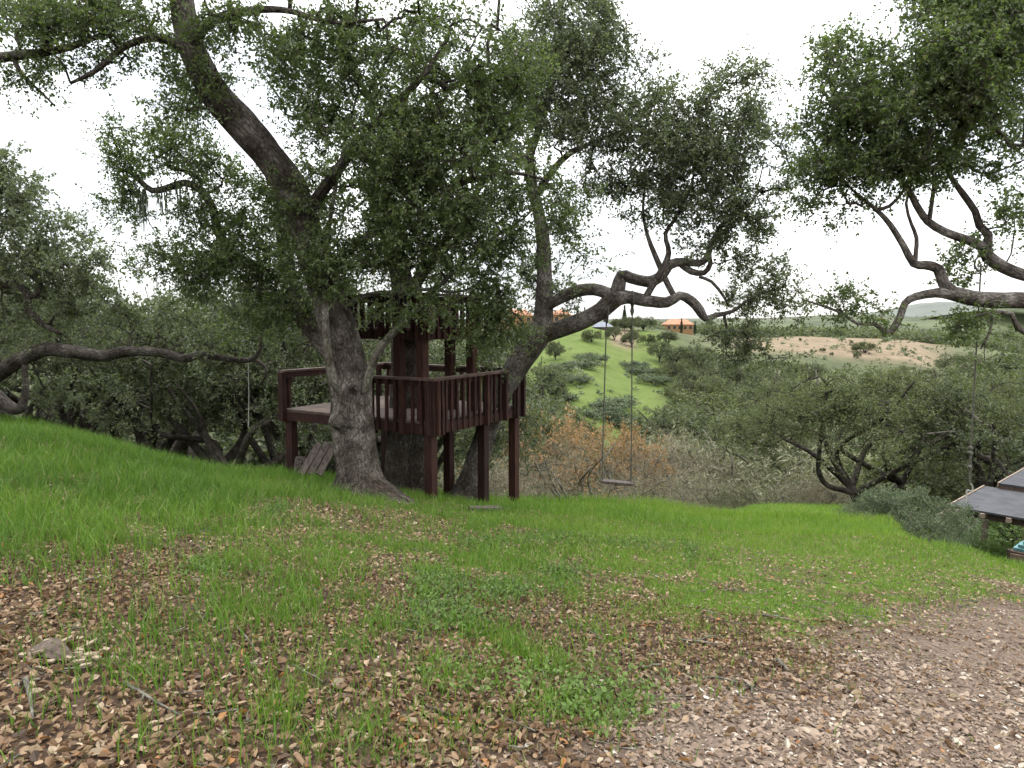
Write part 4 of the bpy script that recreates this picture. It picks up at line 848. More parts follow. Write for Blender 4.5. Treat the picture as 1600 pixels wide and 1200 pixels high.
PR = {
 'mid1': proto(101, 8.0, 9.0, 420, 'oak_leaf_dark', 'bark_dark', F_mid, 2, .22),
 'mid2': proto(102, 7.5, 8.0, 400, 'oak_leaf_dark', 'bark_dark', F_mid, 1, .2),
 'big': proto(103, 7.4, 12.5, 720, 'oak_leaf_olive', 'bark_dark', dict(twigs=8, per=11, tl=(.3, .8), L=.10, W=.065), 3, .13, limbs_n=7),
 'oak1': proto(104, 8.0, 9.5, 250, 'oak_leaf_far', 'bark_dark', F_far, 1, .02),
 'oak2': proto(105, 7.0, 9.0, 240, 'oak_leaf_olive', 'bark_dark', F_far, 1, .02),
 'oak3': proto(106, 8.5, 8.5, 240, 'oak_leaf_far', 'bark_dark', F_far, 1, .02),
 'rust': proto(107, 7.0, 8.5, 150, 'rust_leaf', 'bark_pale', dict(twigs=8, per=12, tl=(.4, 1.0), L=.14, W=.07), 2, .12),
 'tan': proto(108, 5.0, 7.5, 170, 'tan_twig', 'bark_pale', F_twig, 3, .1, rtip=.012),
 'olive': proto(109, 4.5, 7.0, 170, 'olive_twig', 'bark_pale', dict(twigs=9, per=8, tl=(.4, 1.0), L=.24, W=.05), 3, .08, rtip=.01),
 'bare': proto(110, 6.0, 7.0, 130, 'tan_twig', 'bark_pale', dict(twigs=7, per=5, tl=(.3, .8), L=.35, W=.013), 1, .3, rtip=.011),
 'bush': proto(111, 2.2, 4.5, 220, 'bush_leaf', 'bark_pale', dict(twigs=9, per=13, tl=(.15, .42), L=.07, W=.034), 3, .05, rtip=.002, trunk_r=.011),
 'bushb': proto(112, 2.4, 4.5, 170, 'bush_bright', 'bark_pale', dict(twigs=9, per=12, tl=(.15, .42), L=.075, W=.045), 3, .05, rtip=.002, trunk_r=.012),
 'sage': proto(113, 1.2, 2.6, 60, 'bush_leaf', 'bark_pale', dict(twigs=8, per=9, tl=(.2, .5), L=.13, W=.06), 2, .05, rtip=.006),
}
# cypress: a tall spindle
rngc = np.random.default_rng(9); n = 2600; hz = rngc.uniform(0, 1, n) ** .8; aa = rngc.uniform(0, 6.28, n); rr = (.12 + .75 * np.sin(np.clip(hz * 1.08 + .08, 0, 1) * np.pi) ** .8) * rngc.uniform(.5, 1, n)
bs = np.stack([np.cos(aa) * rr, np.sin(aa) * rr, .3 + hz * 9], -1); V, T = leaf_arrays(bs, np.stack([np.cos(aa) * .4, np.sin(aa) * .4, np.ones(n)], -1) + rngc.normal(size=(n, 3)) * .2, rand_dirs(rngc, n), .6, .22)
mbc = MB(); mbc.tube([(0, 0, -.3), (0, 0, 4), (0, 0, 9)], [.18, .1, .02], 6)
PR['cyp'] = (mbc.mesh('trunk', M['bark_dark'], bark=True), raw_mesh('crown', V, T, None, M['cypress_leaf'], face_attr=np.repeat(rngc.uniform(0, 1, n), 2)))

def plant(kind, px, Y, hpx=None, s=None, label='', name='oak_tree', cat='tree', group=None, rot=0, sx=1.0, dz=0.0, zabs=None):
    x = (px - 800) / FPX * Y * 1.0; z = gz(x, Y) if zabs is None else zabs
    if s is None: s = hpx
    o = empty(name, (x, Y, z + dz), label, cat, group); o.rotation_euler = (0, 0, rot); o.scale = (s * sx, s * sx, s)
    t = link('trunk', PR[kind][0], o); c = link('crown', PR[kind][1], o); c['kind'] = 'stuff'
    return o
def topfit(kind, px, Y, pytop, H, **kw):   # scale a copy so that its top reaches row pytop
    x = (px - 800) / FPX * Y; z = gz(x, Y); s = max((zrow(pytop, Y) - z) / H, .25 if 245 < Y < 305 and px > 1220 else (.6 if Y > 80 else .3))
    return plant(kind, px, Y, s=s, **kw)
HT = dict(mid1=8.2, mid2=7.7, big=7.6, oak1=8.4, oak2=7.4, oak3=8.8, rust=7.3, tan=5.4, olive=4.8, bare=6.2, bush=2.3, bushb=2.5, sage=1.3, cyp=9.5)
BGT = [
 # left woodland behind the bank and the treehouse
 ('mid1', 110, 19, 440, .3, 1.0, 'dark oak behind the left bank below the bushy left-edge crown', 'oaks behind the grass bank'),
 ('mid2', 240, 21, 448, 1.7, 1.0, 'dark oak behind the grass bank where the long bare limb crosses its middle', 'oaks behind the grass bank'),
 ('mid1', 345, 18.5, 436, 2.9, .95, 'dark oak behind the grass bank above the dangling pale cord', 'oaks behind the grass bank'),
 ('mid2', 440, 20, 440, 4.1, 1.0, 'dark oak right behind the left corner of the treehouse deck', 'oaks behind the grass bank'),
 ('mid1', 545, 23, 430, 5.2, .9, 'dark oak seen past the left side of the treehouse, behind the big trunk', 'oaks behind the grass bank'),
 ('mid2', 640, 26, 455, .9, .9, 'dark oak seen between the two treehouse decks', 'oaks behind the grass bank'),
 ('mid1', 10, 24, 400, 2.2, 1.0, 'tall dark oak behind the left edge, topmost of the left woodland', 'oaks behind the grass bank'),
 ('mid2', 300, 30, 418, 3.3, 1.0, 'farther dark oak whose crown shows above the long bare limb', 'oaks behind the grass bank'),
 ('mid1', -120, 20, 420, 1.2, 1.0, 'dark oak at the far left edge behind the bank', 'oaks behind the grass bank'),
 ('oak1', 720, 45, 520, 1.0, 1.0, 'grey-green oak seen through the posts of the treehouse right side', 'valley oaks'),
 # right
 ('big', 1362, 30.5, 543, .4, 1.1, 'broad round oak with several trunks at the far edge of the lawn', None),
 ('mid2', 1600, 27, 560, 2.0, 1.0, 'dark oak at the right edge behind the patio cover', None),
 ('big', 1690, 34, 535, 4.0, .8, 'oak crown rising beyond the right edge behind the hanging rope', None),
 ('oak2', 1530, 45, 565, 1.0, 1.0, 'oak showing between the broad lawn oak and the right edge tree', None),
]
for kind, px, Y, pt, rot, sx, lab, grp in BGT: topfit(kind, px, Y, pt, HT[kind], label=lab, group=grp, rot=rot, sx=sx)
VAL = [  # valley and facing slope
 ('rust', 858, 42, 606, .2, .85, 'rust-leaved tree right beside the deck railing', 'rust tree'), ('rust', 948, 46, 628, 2.2, .75, 'rust-leaved tree directly behind the swing ropes', 'rust tree'),
 ('bare', 895, 28, 668, .6, .8, 'bare pale-limbed twisted tree left of the swing seat', 'bare tree'), ('olive', 820, 34, 735, 1.2, 1.2, 'grey brush right of the last deck post', 'bush'),
 ('tan', 830, 38, 715, 3.0, 1.0, 'tan leafless thicket behind the deck corner, below the rust tree', 'bush'), ('olive', 1010, 38, 735, .5, 1.1, 'olive brush right of the swing seat', 'bush'),
 ('tan', 1110, 55, 700, 2.1, 1.1, 'pale tan leafless thicket in mid valley left of the broad oak', 'bush'), ('olive', 1120, 40, 730, 4.0, 1.3, 'low olive brush at the lawn edge left of the broad oak', 'bush'),
 ('tan', 1040, 58, 665, 1.4, .9, 'tan thicket behind the olive brush right of the swing', 'bush'), ('bare', 1045, 33, 745, 3.6, .7, 'small bare whitish shrub beyond the lawn right of the swing', 'shrub'),
 ('olive', 960, 40, 725, 5.0, 1.0, 'yellow-green brush seen between and under the swing ropes', 'bush'), ('tan', 770, 36, 700, .9, 1.0, 'tan brush seen between the deck posts and leaning trunk', 'bush'),
 ('olive', 1190, 34, 745, 2.4, 1.0, 'low brush under the left side of the broad oak', 'bush'), ('tan', 1280, 38, 735, 1.9, .9, 'tan brush in the shade behind the broad oak trunks', 'bush'),
 ('oak3', 1030, 75, 640, .3, .9, 'rounded oak in mid valley right of the rust trees', 'oak'), ('oak1', 1085, 95, 605, 1.3, 1.2, 'large grey-green oak at the foot of the meadow', 'oak'),
 ('oak2', 1040, 100, 622, 2.0, .8, 'oak at the lower right edge of the meadow, right of the right swing rope', 'oak'), ('oak3', 1060, 70, 705, 2.7, .9, 'dark oak low in the valley above the tan thicket', 'oak'),
 ('oak1', 1160, 90, 600, 4.4, 1.2, 'oak in the valley just left of the broad lawn oak top', 'oak'), ('oak2', 1140, 110, 575, 5.0, 1.1, 'oak below the tan slope under the drooping leafy twigs', 'oak'),
 ('oak1', 850, 95, 590, .7, .8, 'small oak at the left foot of the meadow beside the leaning trunk', 'oak'), ('oak2', 885, 95, 610, 3.1, .7, 'low oak scrub along the bottom of the meadow', 'oak'),
 ('oak3', 830, 120, 540, 1.5, 1.0, 'grey oak left of the meadow behind the fork of the swing oak', 'oak'), ('oak1', 868, 165, 524, 2.5, .7, 'oak at the upper left corner of the meadow', 'oak'),
 ('oak2', 925, 190, 508, 3.9, 1.0, 'grey oak at the top of the meadow below the grey roof', 'oak'), ('oak1', 985, 200, 506, .1, .7, 'oak right of the meadow top, behind the right swing rope', 'oak'),
 ('oak3', 1030, 180, 522, 1.1, .8, 'oak on the slope right of the meadow top', 'oak'), ('oak1', 1062, 175, 528, 4.8, .9, 'oak on the slope below the orange house', 'oak'),
 ('oak2', 1062, 160, 548, 2.2, .9, 'wide oak hanging over the right edge of the meadow', 'oak'), ('oak3', 1086, 150, 562, 3.3, .9, 'oak beside the bare tan slope, left of it', 'oak'),
 ('oak1', 1100, 200, 535, .6, 1.0, 'oak at the left end of the bare tan slope', 'oak'), ('oak1', 985, 235, 488, 2.0, 1.2, 'tall rounded oak on the ridge left of the orange house', 'oak'),
 ('oak3', 1005, 240, 487, 4.2, 1.3, 'broad oak on the ridge crest next to the orange house', 'oak'), ('oak2', 965, 240, 492, 5.5, 1.0, 'oak on the ridge just right of the grey roof', 'oak'),
 ('oak2', 1110, 300, 508, 1.9, 1.2, 'oak on the ridge right of the orange house', 'oak'), ('oak3', 1150, 310, 507, 3.0, 1.2, 'oak above the tan slope under the leafy twigs', 'oak'),
 ('oak1', 1200, 330, 512, 1.0, 1.3, 'oak at the top left of the tan slope', 'oak'), ('oak2', 1285, 270, 541, .4, 1.0, 'dark round shrub alone in the middle of the tan slope', 'shrub'),
 ('oak2', 1350, 275, 528, 2.8, 1.3, 'yellow-green tree at the right end of the tan slope', 'tree'), ('oak1', 1310, 335, 517, 2.0, 1.0, 'tree on the crest above the tan slope', 'tree'),
 ('oak3', 1385, 330, 512, 4.5, 1.2, 'dark tree on the crest right of the tan slope', 'tree'), ('oak2', 1430, 200, 560, 3.6, 1.2, 'valley oak showing over the broad lawn oak', 'oak'),
 ('oak1', 1240, 130, 568, 1.6, 1.3, 'valley oak below the tan slope, left of the broad oak top', 'oak'), ('oak3', 1500, 240, 540, .5, 1.3, 'oak near the white building, right of it', 'oak'),
 ('oak1', 1570, 180, 528, 5.9, 1.6, 'large hazy oak at the right edge beyond the limb tip', 'oak'), ('oak2', 1550, 120, 545, 2.3, 1.3, 'bright oak crown beyond the hanging rope', 'oak'),
 ('oak3', 780, 80, 560, .5, 1.0, 'oak behind the leaning trunk between the decks and rail', 'oak'), ('oak1', 700, 110, 500, 3.1, 1.2, 'far oak seen under the upper deck', 'oak'), ('oak2', 760, 170, 510, 1.0, 1.2, 'far oak seen left of the swing oak trunk', 'oak'),
 ('oak1', 590, 70, 480, 2.0, 1.2, 'far oak filling the gap behind the big trunk', 'oak'), ('oak3', 420, 60, 470, 1.0, 1.2, 'far oak filling the gap above the deck left corner', 'oak'), ('oak1', 180, 55, 470, .2, 1.2, 'far oak filling the gap over the long bare limb', 'oak'),
]
VAL += [('oak1', 1082, 180, 533, 0.2, 1.2, 'oak on the slope right below the orange house, left of the tan slope', 'oak'), ('oak3', 1118, 172, 546, 1.2, 1.2, 'oak where the tan slope meets the wood, behind drooping twigs', 'oak'),
 ('oak2', 1092, 140, 574, 2.2, 1.2, 'pale olive oak midway between meadow and broad oak', 'oak'), ('oak1', 1132, 150, 572, 3.2, 1.2, 'grey oak under the drooping twigs, right of the olive one', 'oak'), ('oak3', 1172, 170, 560, 4.2, 1.2, 'oak at the lower left end of the tan slope', 'oak'),
 ('oak2', 1082, 128, 596, 5.2, .9, 'low olive oak at the right foot of the meadow', 'oak'), ('oak1', 1052, 116, 618, 0.7, .8, 'low grey oak at the meadow foot right of the swing ropes', 'oak'), ('oak3', 1112, 118, 604, 1.7, 1.2, 'dark oak halfway down the slope left of the broad oak', 'oak'),
 ('oak1', 1182, 132, 590, 2.7, 1.3, 'oak crown just above the left shoulder of the broad oak', 'oak'), ('oak2', 1212, 185, 546, 3.7, 1.2, 'olive oak along the lower edge of the tan slope', 'oak'), ('oak3', 1262, 195, 556, 4.7, 1.3, 'oak along the lower edge of the tan slope, right of the olive one', 'oak'),
 ('oak3', 1042, 212, 512, 5.7, 1.2, 'oak on the ridge directly below the orange house wall', 'oak'), ('oak2', 1012, 205, 518, .4, .8, 'oak in the row below the ridge, between rope and orange house', 'oak'), ('oak1', 958, 205, 505, 1.4, .8, 'small oak just right of the grey-roofed house', 'oak'),
 ('oak2', 1300, 262, 552, 2.4, .7, 'small shrub low on the tan slope', 'shrub'), ('oak3', 1250, 300, 535, 3.4, .6, 'small shrub high on the tan slope', 'shrub'), ('oak1', 1268, 262, 556, .9, .5, 'tiny shrub at the bottom left of the tan slope', 'shrub'), ('oak2', 1330, 300, 534, 1.9, .6, 'small round shrub upper right on the tan slope', 'shrub'),
 ('oak2', 1340, 262, 548, 2.9, .9, 'pale shrub at the right foot of the tan slope', 'shrub')]
VAL += [('oak3', 1085, 56, 672, .8, 1.0, 'rounded grey-green oak low in the valley, second left of the broad oak', 'oak'), ('oak1', 1150, 60, 640, 1.8, 1.0, 'rounded grey-green oak touching the left side of the broad oak', 'oak'), ('olive', 1175, 60, 640, 2.8, 1.2, 'olive thicket peeking over the left shoulder of the broad oak', 'bush'),
 ('olive', 1030, 44, 722, 3.8, 1.2, 'pale olive thicket right of the swing, behind the bare shrub', 'bush'), ('bare', 1000, 42, 690, 4.8, .9, 'bare grey tree just right of the right swing rope', 'bare tree'), ('bare', 1130, 36, 735, 5.8, .8, 'bare grey shrub at the lawn edge left of the broad oak', 'bare tree'),
 ('olive', 900, 60, 655, .3, 1.0, 'olive thicket between the two rust-leaved trees', 'bush')]
NMS = {'rust tree': 'rust_tree', 'bare tree': 'bare_tree', 'bush': 'brush', 'shrub': 'shrub', 'oak': 'oak_tree', 'tree': 'tree'}
for kind, px, Y, pt, rot, sx, lab, cat in VAL:
    if cat == 'oak' and Y > 90: sx *= 1.15
    topfit(kind, px, Y, pt, HT[kind], label=lab, name=NMS[cat], cat=cat, rot=rot, sx=sx, group='trees and brush of the valley and far slope')
for px, Y, pt, lab in ((902, 232, 479, 'slim cypress leftmost on the ridge, between the oak limbs'), (913, 232, 483, 'short slim cypress second from left on the ridge'), (945, 236, 484, 'cypress on the ridge left of the left swing rope'),
     (975, 238, 478, 'cypress on the ridge between the swing ropes'), (1064, 300, 498, 'small cypress standing in front of the orange house'), (1085, 300, 503, 'small cypress at the right end of the orange house')):
    topfit('cyp', px, Y, pt, HT['cyp'], label=lab, name='cypress_tree', cat='cypress', group='ridge cypresses', sx=.9)
# sage scrub on the meadow
ks = 0
SG = [(880, 150, 'left sage clump in the upper meadow'), (915, 155, 'sage clump in the meadow left of the left swing rope'), (925, 165, 'highest sage clump near the meadow top'), (895, 140, 'sage clump low at the meadow left'), (950, 125, 'largest sage clump between the swing ropes'),
      (962, 128, 'sage clump touching the right swing rope at mid height'), (945, 120, 'sage clump low between the swing ropes'), (975, 120, 'sage clump just right of the right swing rope'), (1005, 165, 'sage clump at the right meadow edge'), (1020, 155, 'sage clump lowest along the right meadow edge'), (870, 128, 'sage clump at the meadow left foot'), (990, 170, 'sage clump under the slope oak')]
for px, Y, lab in SG:
    plant('sage', px, Y, s=1.7, label=lab + ', grey-green', name='sage_bush', cat='bush', group='sage clumps on the far meadow', rot=ks, sx=1.7); ks += 1
plant('bush', 1432, 14.8, s=.60, label='grey-green bush on the lawn edge in front of the patio cover', name='bush', cat='bush', rot=.4, sx=1.0)
plant('bush', 1438, 17.0, s=.52, label='second grey bush just behind the lawn-edge bush, left of the patio cover', name='bush', cat='bush', rot=2.4, sx=1.1)
plant('bushb', 1500, 21.5, s=.95, label='bright leafy bush behind the corner of the patio cover', name='bush', cat='bush', rot=1.4, sx=1.1)
plant('bushb', 1575, 25, s=1.25, label='leafy bush rising behind the dark felt roof', name='bush', cat='bush', rot=3.4, sx=1.2)
plant('bushb', 1560, 18.6, s=.7, label='leafy shrub in the shade under the patio cover eave', name='bush', cat='bush', rot=5, sx=.9)

# leaning dead trunk behind the roof at the right edge
lt = smooth_poly(limb_px([(1590, 770, 26, 24), (1565, 745, 26, 22), (1552, 722, 26, 17), (1535, 716, 26, 11), (1522, 702, 26, 8), (1516, 690, 26, 5)]), .2); lo = lt[0, :3].copy(); lo[2] = gz(lo[0], lo[1])
mb = MB(); mb.tube(np.concatenate([[[lo[0], lo[1], lo[2] - .2]], lt[:, :3]]), np.concatenate([[.34], lt[:, 3]]), 12, .12, 4)
mb.build('dead_tree', M['bark_dark'], None, lo, True, True, loc=tuple(lo), label='dark leaning dead trunk behind the felt roof', cat='tree')

# distant woodland beyond the ridge: a mass that cannot be counted
rngw = np.random.default_rng(77); nb_ = 1500; cpx = rngw.uniform(860, 1900, nb_); cY = np.concatenate([rngw.uniform(345, 430, 700), rngw.uniform(400, 900, 800)]); cx = (cpx - 800) / FPX * cY; cz = ground_z(cx, cY)
k = 36; c = np.repeat(np.stack([cx, cY, cz], -1), k, 0); rad = np.repeat(rngw.uniform(2.2, 5.0, nb_), k)[:, None]
d = rand_dirs(rngw, nb_ * k); d[:, 2] = np.abs(d[:, 2]); pos = c + d * rad * np.array([1.2, 1.2, 1.25]) * rngw.uniform(.6, 1.05, (nb_ * k, 1))
V, T = leaf_arrays(pos, rand_dirs(rngw, nb_ * k), d + rand_dirs(rngw, nb_ * k) * .5, 1.7, 1.3)
link('distant_woodland', raw_mesh('distant_woodland', V, T, None, M['oak_leaf_far'], face_attr=np.repeat(np.clip(np.repeat(rngw.uniform(.1, .9, nb_), k) + rngw.normal(size=nb_ * k) * .12, 0, 1), 2)), kind='stuff', label='hazy band of distant trees across the far valley', cat='woodland')

# low scrub and tussocks on the far meadow and the dry slope
rs_ = np.random.default_rng(91); nsc = 2600; sy = rs_.uniform(100, 335, nsc); spx = rs_.uniform(835, 1470, nsc); sx_ = (spx - 800) / FPX * sy
sk = (fbm(sx_ * .07 + 4, sy * .05, 3) + rs_.normal(size=nsc) * .06 > .55) & (rs_.uniform(0, 1, nsc) < np.where((spx < 1060) & (sy < 240), .35, .6)); sx_, sy = sx_[sk], sy[sk]; nsc = len(sx_); k = 16
c = np.repeat(np.stack([sx_, sy, ground_z(sx_, sy)], -1), k, 0); rad = np.repeat(rs_.gamma(3, .22, nsc) + .2, k)[:, None]; d = rand_dirs(rs_, nsc * k); d[:, 2] = np.abs(d[:, 2]) * .7
V, T = leaf_arrays(c + d * rad * rs_.uniform(.5, 1, (nsc * k, 1)), rand_dirs(rs_, nsc * k), d + rand_dirs(rs_, nsc * k) * .5, (rad[:, 0] * .8), (rad[:, 0] * .45))
link('scrub', raw_mesh('scrub', V, T, None, M['bush_leaf'], face_attr=np.repeat(np.repeat(rs_.uniform(0, 1, nsc), k), 2)), kind='stuff', label='low grey-green scrub dotted over the far slopes', cat='scrub')

# ------------------------------------------------------------------ far buildings
M['ochre_wall'] = plain_mat('ochre_wall', (.30, .18, .085), (.37, .23, .11), .5, .9, bump=0); M['clay_roof'] = plain_mat('clay_roof', (.36, .16, .09), (.5, .26, .16), 1.5, .9, bump=0)
M['slate_roof'] = plain_mat('slate_roof', (.16, .17, .20), (.24, .25, .28), 1, .7, bump=0); M['brown_wall'] = plain_mat('brown_wall', (.10, .08, .065), (.15, .12, .10), 1, .9, bump=0)
M['pane'] = plain_mat('pane', (.03, .035, .04), (.05, .055, .06), 1, .15, bump=0); M['pale_wall'] = plain_mat('pale_wall', (.55, .53, .48), (.68, .66, .6), .5, .9, bump=0)
def house(name, label, px0, px1, Y, py_base, py_eave, py_ridge, wall, roof, dep=7, wins=4):
    a = P(px0, py_base, Y); b = P(px1, py_base, Y); w = b[0] - a[0]; ze = zrow(py_eave, Y); zt = zrow(py_ridge, Y); cx_ = (a[0] + b[0]) / 2; cyy = Y + dep / 2
    zg = min(gz(cx_, Y), a[2]) - .5
    h = empty(name, (cx_, cyy, zg), label, 'house', 'houses on the far ridge'); ho = np.array(h.location)
    mb = MB(); mb.beam((-w / 2, 0, (ze - zg) / 2), (w / 2, 0, (ze - zg) / 2), dep, ze - zg); wall_o = mb.build('wall', M[wall], h)
    mb = MB(); o = .5; e = ze - zg; t = zt - zg
    mb.add([(-w / 2 - o, -dep / 2 - o, e), (w / 2 + o, -dep / 2 - o, e), (w / 2 + o, dep / 2 + o, e), (-w / 2 - o, dep / 2 + o, e), (-w / 2 + dep * .25, 0, t), (w / 2 - dep * .25, 0, t)], [(0, 1, 5, 4), (2, 3, 4, 5), (3, 2, 1, 0)], [(1, 2, 5), (3, 0, 4)]); mb.build('roof', M[roof], h)
    for k in range(wins):
        x = -w / 2 + w * (k + .5) / wins; mb = MB(); zz = e - min(1.3, e * .4); mb.beam((x - .5, -dep / 2 - .03, zz), (x + .5, -dep / 2 - .03, zz), .08, min(1.2, e * .4)); mb.build('window', M['pane'], wall_o)
house('house', 'orange stucco house with pale red tile roof on the ridge right of the swing', 1041, 1083, 300, 520, 507, 499, 'ochre_wall', 'clay_roof', 8, 5)
house('house', 'small house with grey roof at the top of the meadow', 930, 957, 222, 519, 511, 503, 'brown_wall', 'slate_roof', 6, 2)
house('house', 'orange house glimpsed left of the swing oak trunk', 760, 832, 235, 506, 493, 483, 'ochre_wall', 'clay_roof', 9, 6)
house('house', 'orange house glimpsed in the fork of the swing oak', 862, 892, 236, 508, 492, 484, 'ochre_wall', 'clay_roof', 7, 2)
house('house', 'long low white building in the distance at the right', 1452, 1481, 350, 552, 546, 540, 'pale_wall', 'pale_wall', 9, 3)

# ------------------------------------------------------------------ ground cover: grass, weeds, litter, chips
def sample(rng, n, y0, y1, um=0.95, p=0.0):
    """candidates, log-uniform in distance (p=0) or denser"""
    Y = np.exp(rng.uniform(math.log(y0), math.log(y1), n)); u = rng.uniform(-um, um, n); return u * Y, Y
def area_sample(rng, dens, y0, y1):
    n = int(dens * .95 * (y1 ** 2 - y0 ** 2)); Y = np.sqrt(rng.uniform(y0 ** 2, y1 ** 2, n)); return rng.uniform(-.95, .95, n) * Y, Y
rngg = np.random.default_rng(55)
gxx, gyy = sample(rngg, 430000, 1.9, 33)
gd, gh = grass_w(gxx, gyy)
gpx = 800 + FPX * gxx / gyy; seen = (gyy < 15.5) | ((gpx > 1000) & (gpx < 1500))      # the far side of the crest is out of sight
keep = (rngg.uniform(0, 1, len(gxx)) < gd * np.clip((gyy / 9.0) ** 1.0, 0, 1)) & seen
gxx, gyy, gh = gxx[keep], gyy[keep], gh[keep]
# drop what lies over the far crest out of sight
tcx, tcy = area_sample(rngg, 1.5, 2.2, 9.5); tw = 1 - path_w(tcx, tcy); tk = rngg.uniform(0, 1, len(tcx)) < tw * (1 - .6 * sstep(-.5, 3, tcx)); tcx, tcy = tcx[tk], tcy[tk]
tn_ = rngg.integers(9, 34, len(tcx)); trd = rngg.uniform(.03, .14, len(tcx)); tht = rngg.uniform(.09, .23, len(tcx))
tX = np.repeat(tcx, tn_) + rngg.normal(size=tn_.sum()) * np.repeat(trd, tn_); tY = np.repeat(tcy, tn_) + rngg.normal(size=tn_.sum()) * np.repeat(trd, tn_)
gxx = np.concatenate([gxx, tX]); gyy = np.concatenate([gyy, tY]); gh = np.concatenate([gh, np.repeat(tht, tn_)])
n = len(gxx); bz = ground_z(gxx, gyy)
h = gh * rngg.uniform(.45, 1.25, n); wd = np.clip(0.0044 + gyy * 0.00034, .004, .013) * rngg.uniform(.7, 1.3, n)
ang = rngg.uniform(0, 6.28, n); sdv = np.stack([np.cos(ang), np.sin(ang), np.zeros(n)], -1) * wd[:, None] / 2
la = rngg.uniform(0, 6.28, n); lean = rngg.uniform(.1, .75, n) * h; lv = np.stack([np.cos(la), np.sin(la), np.zeros(n)], -1) * lean[:, None]
b = np.stack([gxx, gyy, bz - .01], -1); up = np.zeros((n, 3)); up[:, 2] = h
mid = b + lv * .3 + up * .55; tip = b + lv + up * .95
V = np.stack([b - sdv, b + sdv, mid + sdv * .8, mid - sdv * .8, tip], 1).reshape(-1, 3)
i = np.arange(n)[:, None] * 5
tin = np.clip(.20 + .20 * sstep(-2, 4, gxx) - .10 * sstep(1, -6, gxx) + .5 * fbm(gxx * .9, gyy * .9, 3) + rngg.normal(size=n) * .13, 0, .93); tin[rngg.uniform(0, 1, n) < .03] = 1.0  # paler to the right: hue drift plus the open lawn's brighter light painted in
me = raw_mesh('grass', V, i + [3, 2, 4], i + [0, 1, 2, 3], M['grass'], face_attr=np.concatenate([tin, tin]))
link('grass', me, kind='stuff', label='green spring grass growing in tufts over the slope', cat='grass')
print('grass blades', n)
# weeds
rw = np.random.default_rng(66); WV = []; WT = []; WN = 0; wt = []
for px, py, rx, ry, k in ((680, 915, 45, 28, 260), (1000, 850, 90, 14, 360), (870, 845, 60, 14, 300), (470, 765, 40, 14, 200), (430, 800, 28, 18, 200), (790, 925, 60, 20, 240), (940, 1105, 90, 45, 130), (900, 1080, 130, 45, 110), (800, 1060, 150, 50, 90), (700, 965, 90, 40, 300), (560, 790, 50, 18, 160), (330, 890, 40, 15, 120), (880, 900, 40, 25, 160), (1080, 870, 12, 20, 90), (360, 745, 30, 12, 120), (760, 850, 60, 16, 200)):
    for q in range(int(k * .9)):
        p = raycast(px + rw.normal() * rx * .5, py + rw.normal() * ry * .5); m = 6
        a = rw.uniform(0, 6.28, m); d = np.stack([np.cos(a), np.sin(a), rw.uniform(.2, 1.0, m)], -1)
        base_ = np.repeat(p[None], m, 0) + rw.normal(size=(m, 3)) * [.02, .02, .008]; base_[:, 2] += rw.uniform(0, .05, m)
        s = rw.uniform(.014, .036, m); v, t = leaf_arrays(base_, d, np.array([[0, 0, 1.0]]) + rw.normal(size=(m, 3)) * .3, s, s * .6, .15)
        WV.append(v); WT.append(t + WN); WN += len(v); wt += list(np.repeat(np.clip(rw.uniform(.1, .9, m) + (.2 if py > 1050 else -.1), 0, 1), 2))
link('weeds', raw_mesh('weeds', np.concatenate(WV), np.concatenate(WT), None, M['weed'], face_attr=wt), kind='stuff', label='low broad-leaved weeds in darker green patches', cat='weeds')

# litter leaf: cupped oval of 8 triangles
def litter_arrays(rng, pos, sz, flatn=0.35, yaw=None):
    n = len(pos); yaw = rng.uniform(0, 6.28, n)
    nr = np.array([[0, 0, 1.0]]) + rng.normal(size=(n, 3)) * flatn; nr /= np.linalg.norm(nr, axis=1, keepdims=True)
    d = np.stack([np.cos(yaw), np.sin(yaw), np.zeros(n)], -1); d -= nr * (d * nr).sum(1, keepdims=True); d /= np.linalg.norm(d, axis=1, keepdims=True)
    s = np.cross(nr, d); L = sz[:, None]; W = L * rng.uniform(.42, .62, (n, 1)); C = rng.uniform(-.12, .42, (n, 1)) * L; B = rng.uniform(-.14, .22, (n, 1)) * L
    pt = lambda t, w, c: pos + d * L * (t - .5) + s * W * w + nr * (c * C + B * (1 - (2 * t - 1) ** 2) * -1 + .004)
    V = np.stack([pt(0, 0, 0), pt(.3, .46, 1), pt(.3, 0, 0), pt(.3, -.46, 1), pt(.68, .42, 1), pt(.68, 0, 0), pt(.68, -.42, 1), pt(1, 0, .2)], 1).reshape(-1, 3)
    i = np.arange(n)[:, None] * 8
    T = np.concatenate([i + [0, 2, 1], i + [0, 3, 2], i + [4, 5, 7], i + [5, 6, 7]], 1).reshape(-1, 3)
    Qd = np.concatenate([i + [1, 2, 5, 4], i + [2, 3, 6, 5]], 1).reshape(-1, 4)
    return V, T, Qd
rl = np.random.default_rng(88)
def leaf_tint(rng, n): 
    t = np.clip(rng.normal(.5, .25, n), 0, .93); t[rng.uniform(0, 1, n) < .02] = 1.0; return t
lx, ly = area_sample(rl, 2600, 1.9, 5.2)
w = 1 - path_w(lx, ly) * .86; g, _ = grass_w(lx, ly); cl = sstep(.25, .55, fbm(lx * 1.7 + 40, ly * 1.7, 3))
kp = rl.uniform(0, 1, len(lx)) < w * (1 - np.clip(g, 0, 1) * .35) * (.62 + .38 * cl); lx, ly = lx[kp], ly[kp]
pos = np.stack([lx, ly, ground_z(lx, ly) + rl.uniform(0, .022, len(lx))], -1); sz = rl.gamma(8, .0044, len(lx)).clip(.014, .062) * (.75 + .25 * sstep(4.5, 2.5, ly))
d2 = np.argsort(ly - sz * 30)        # the 300 that show largest become leaves of their own
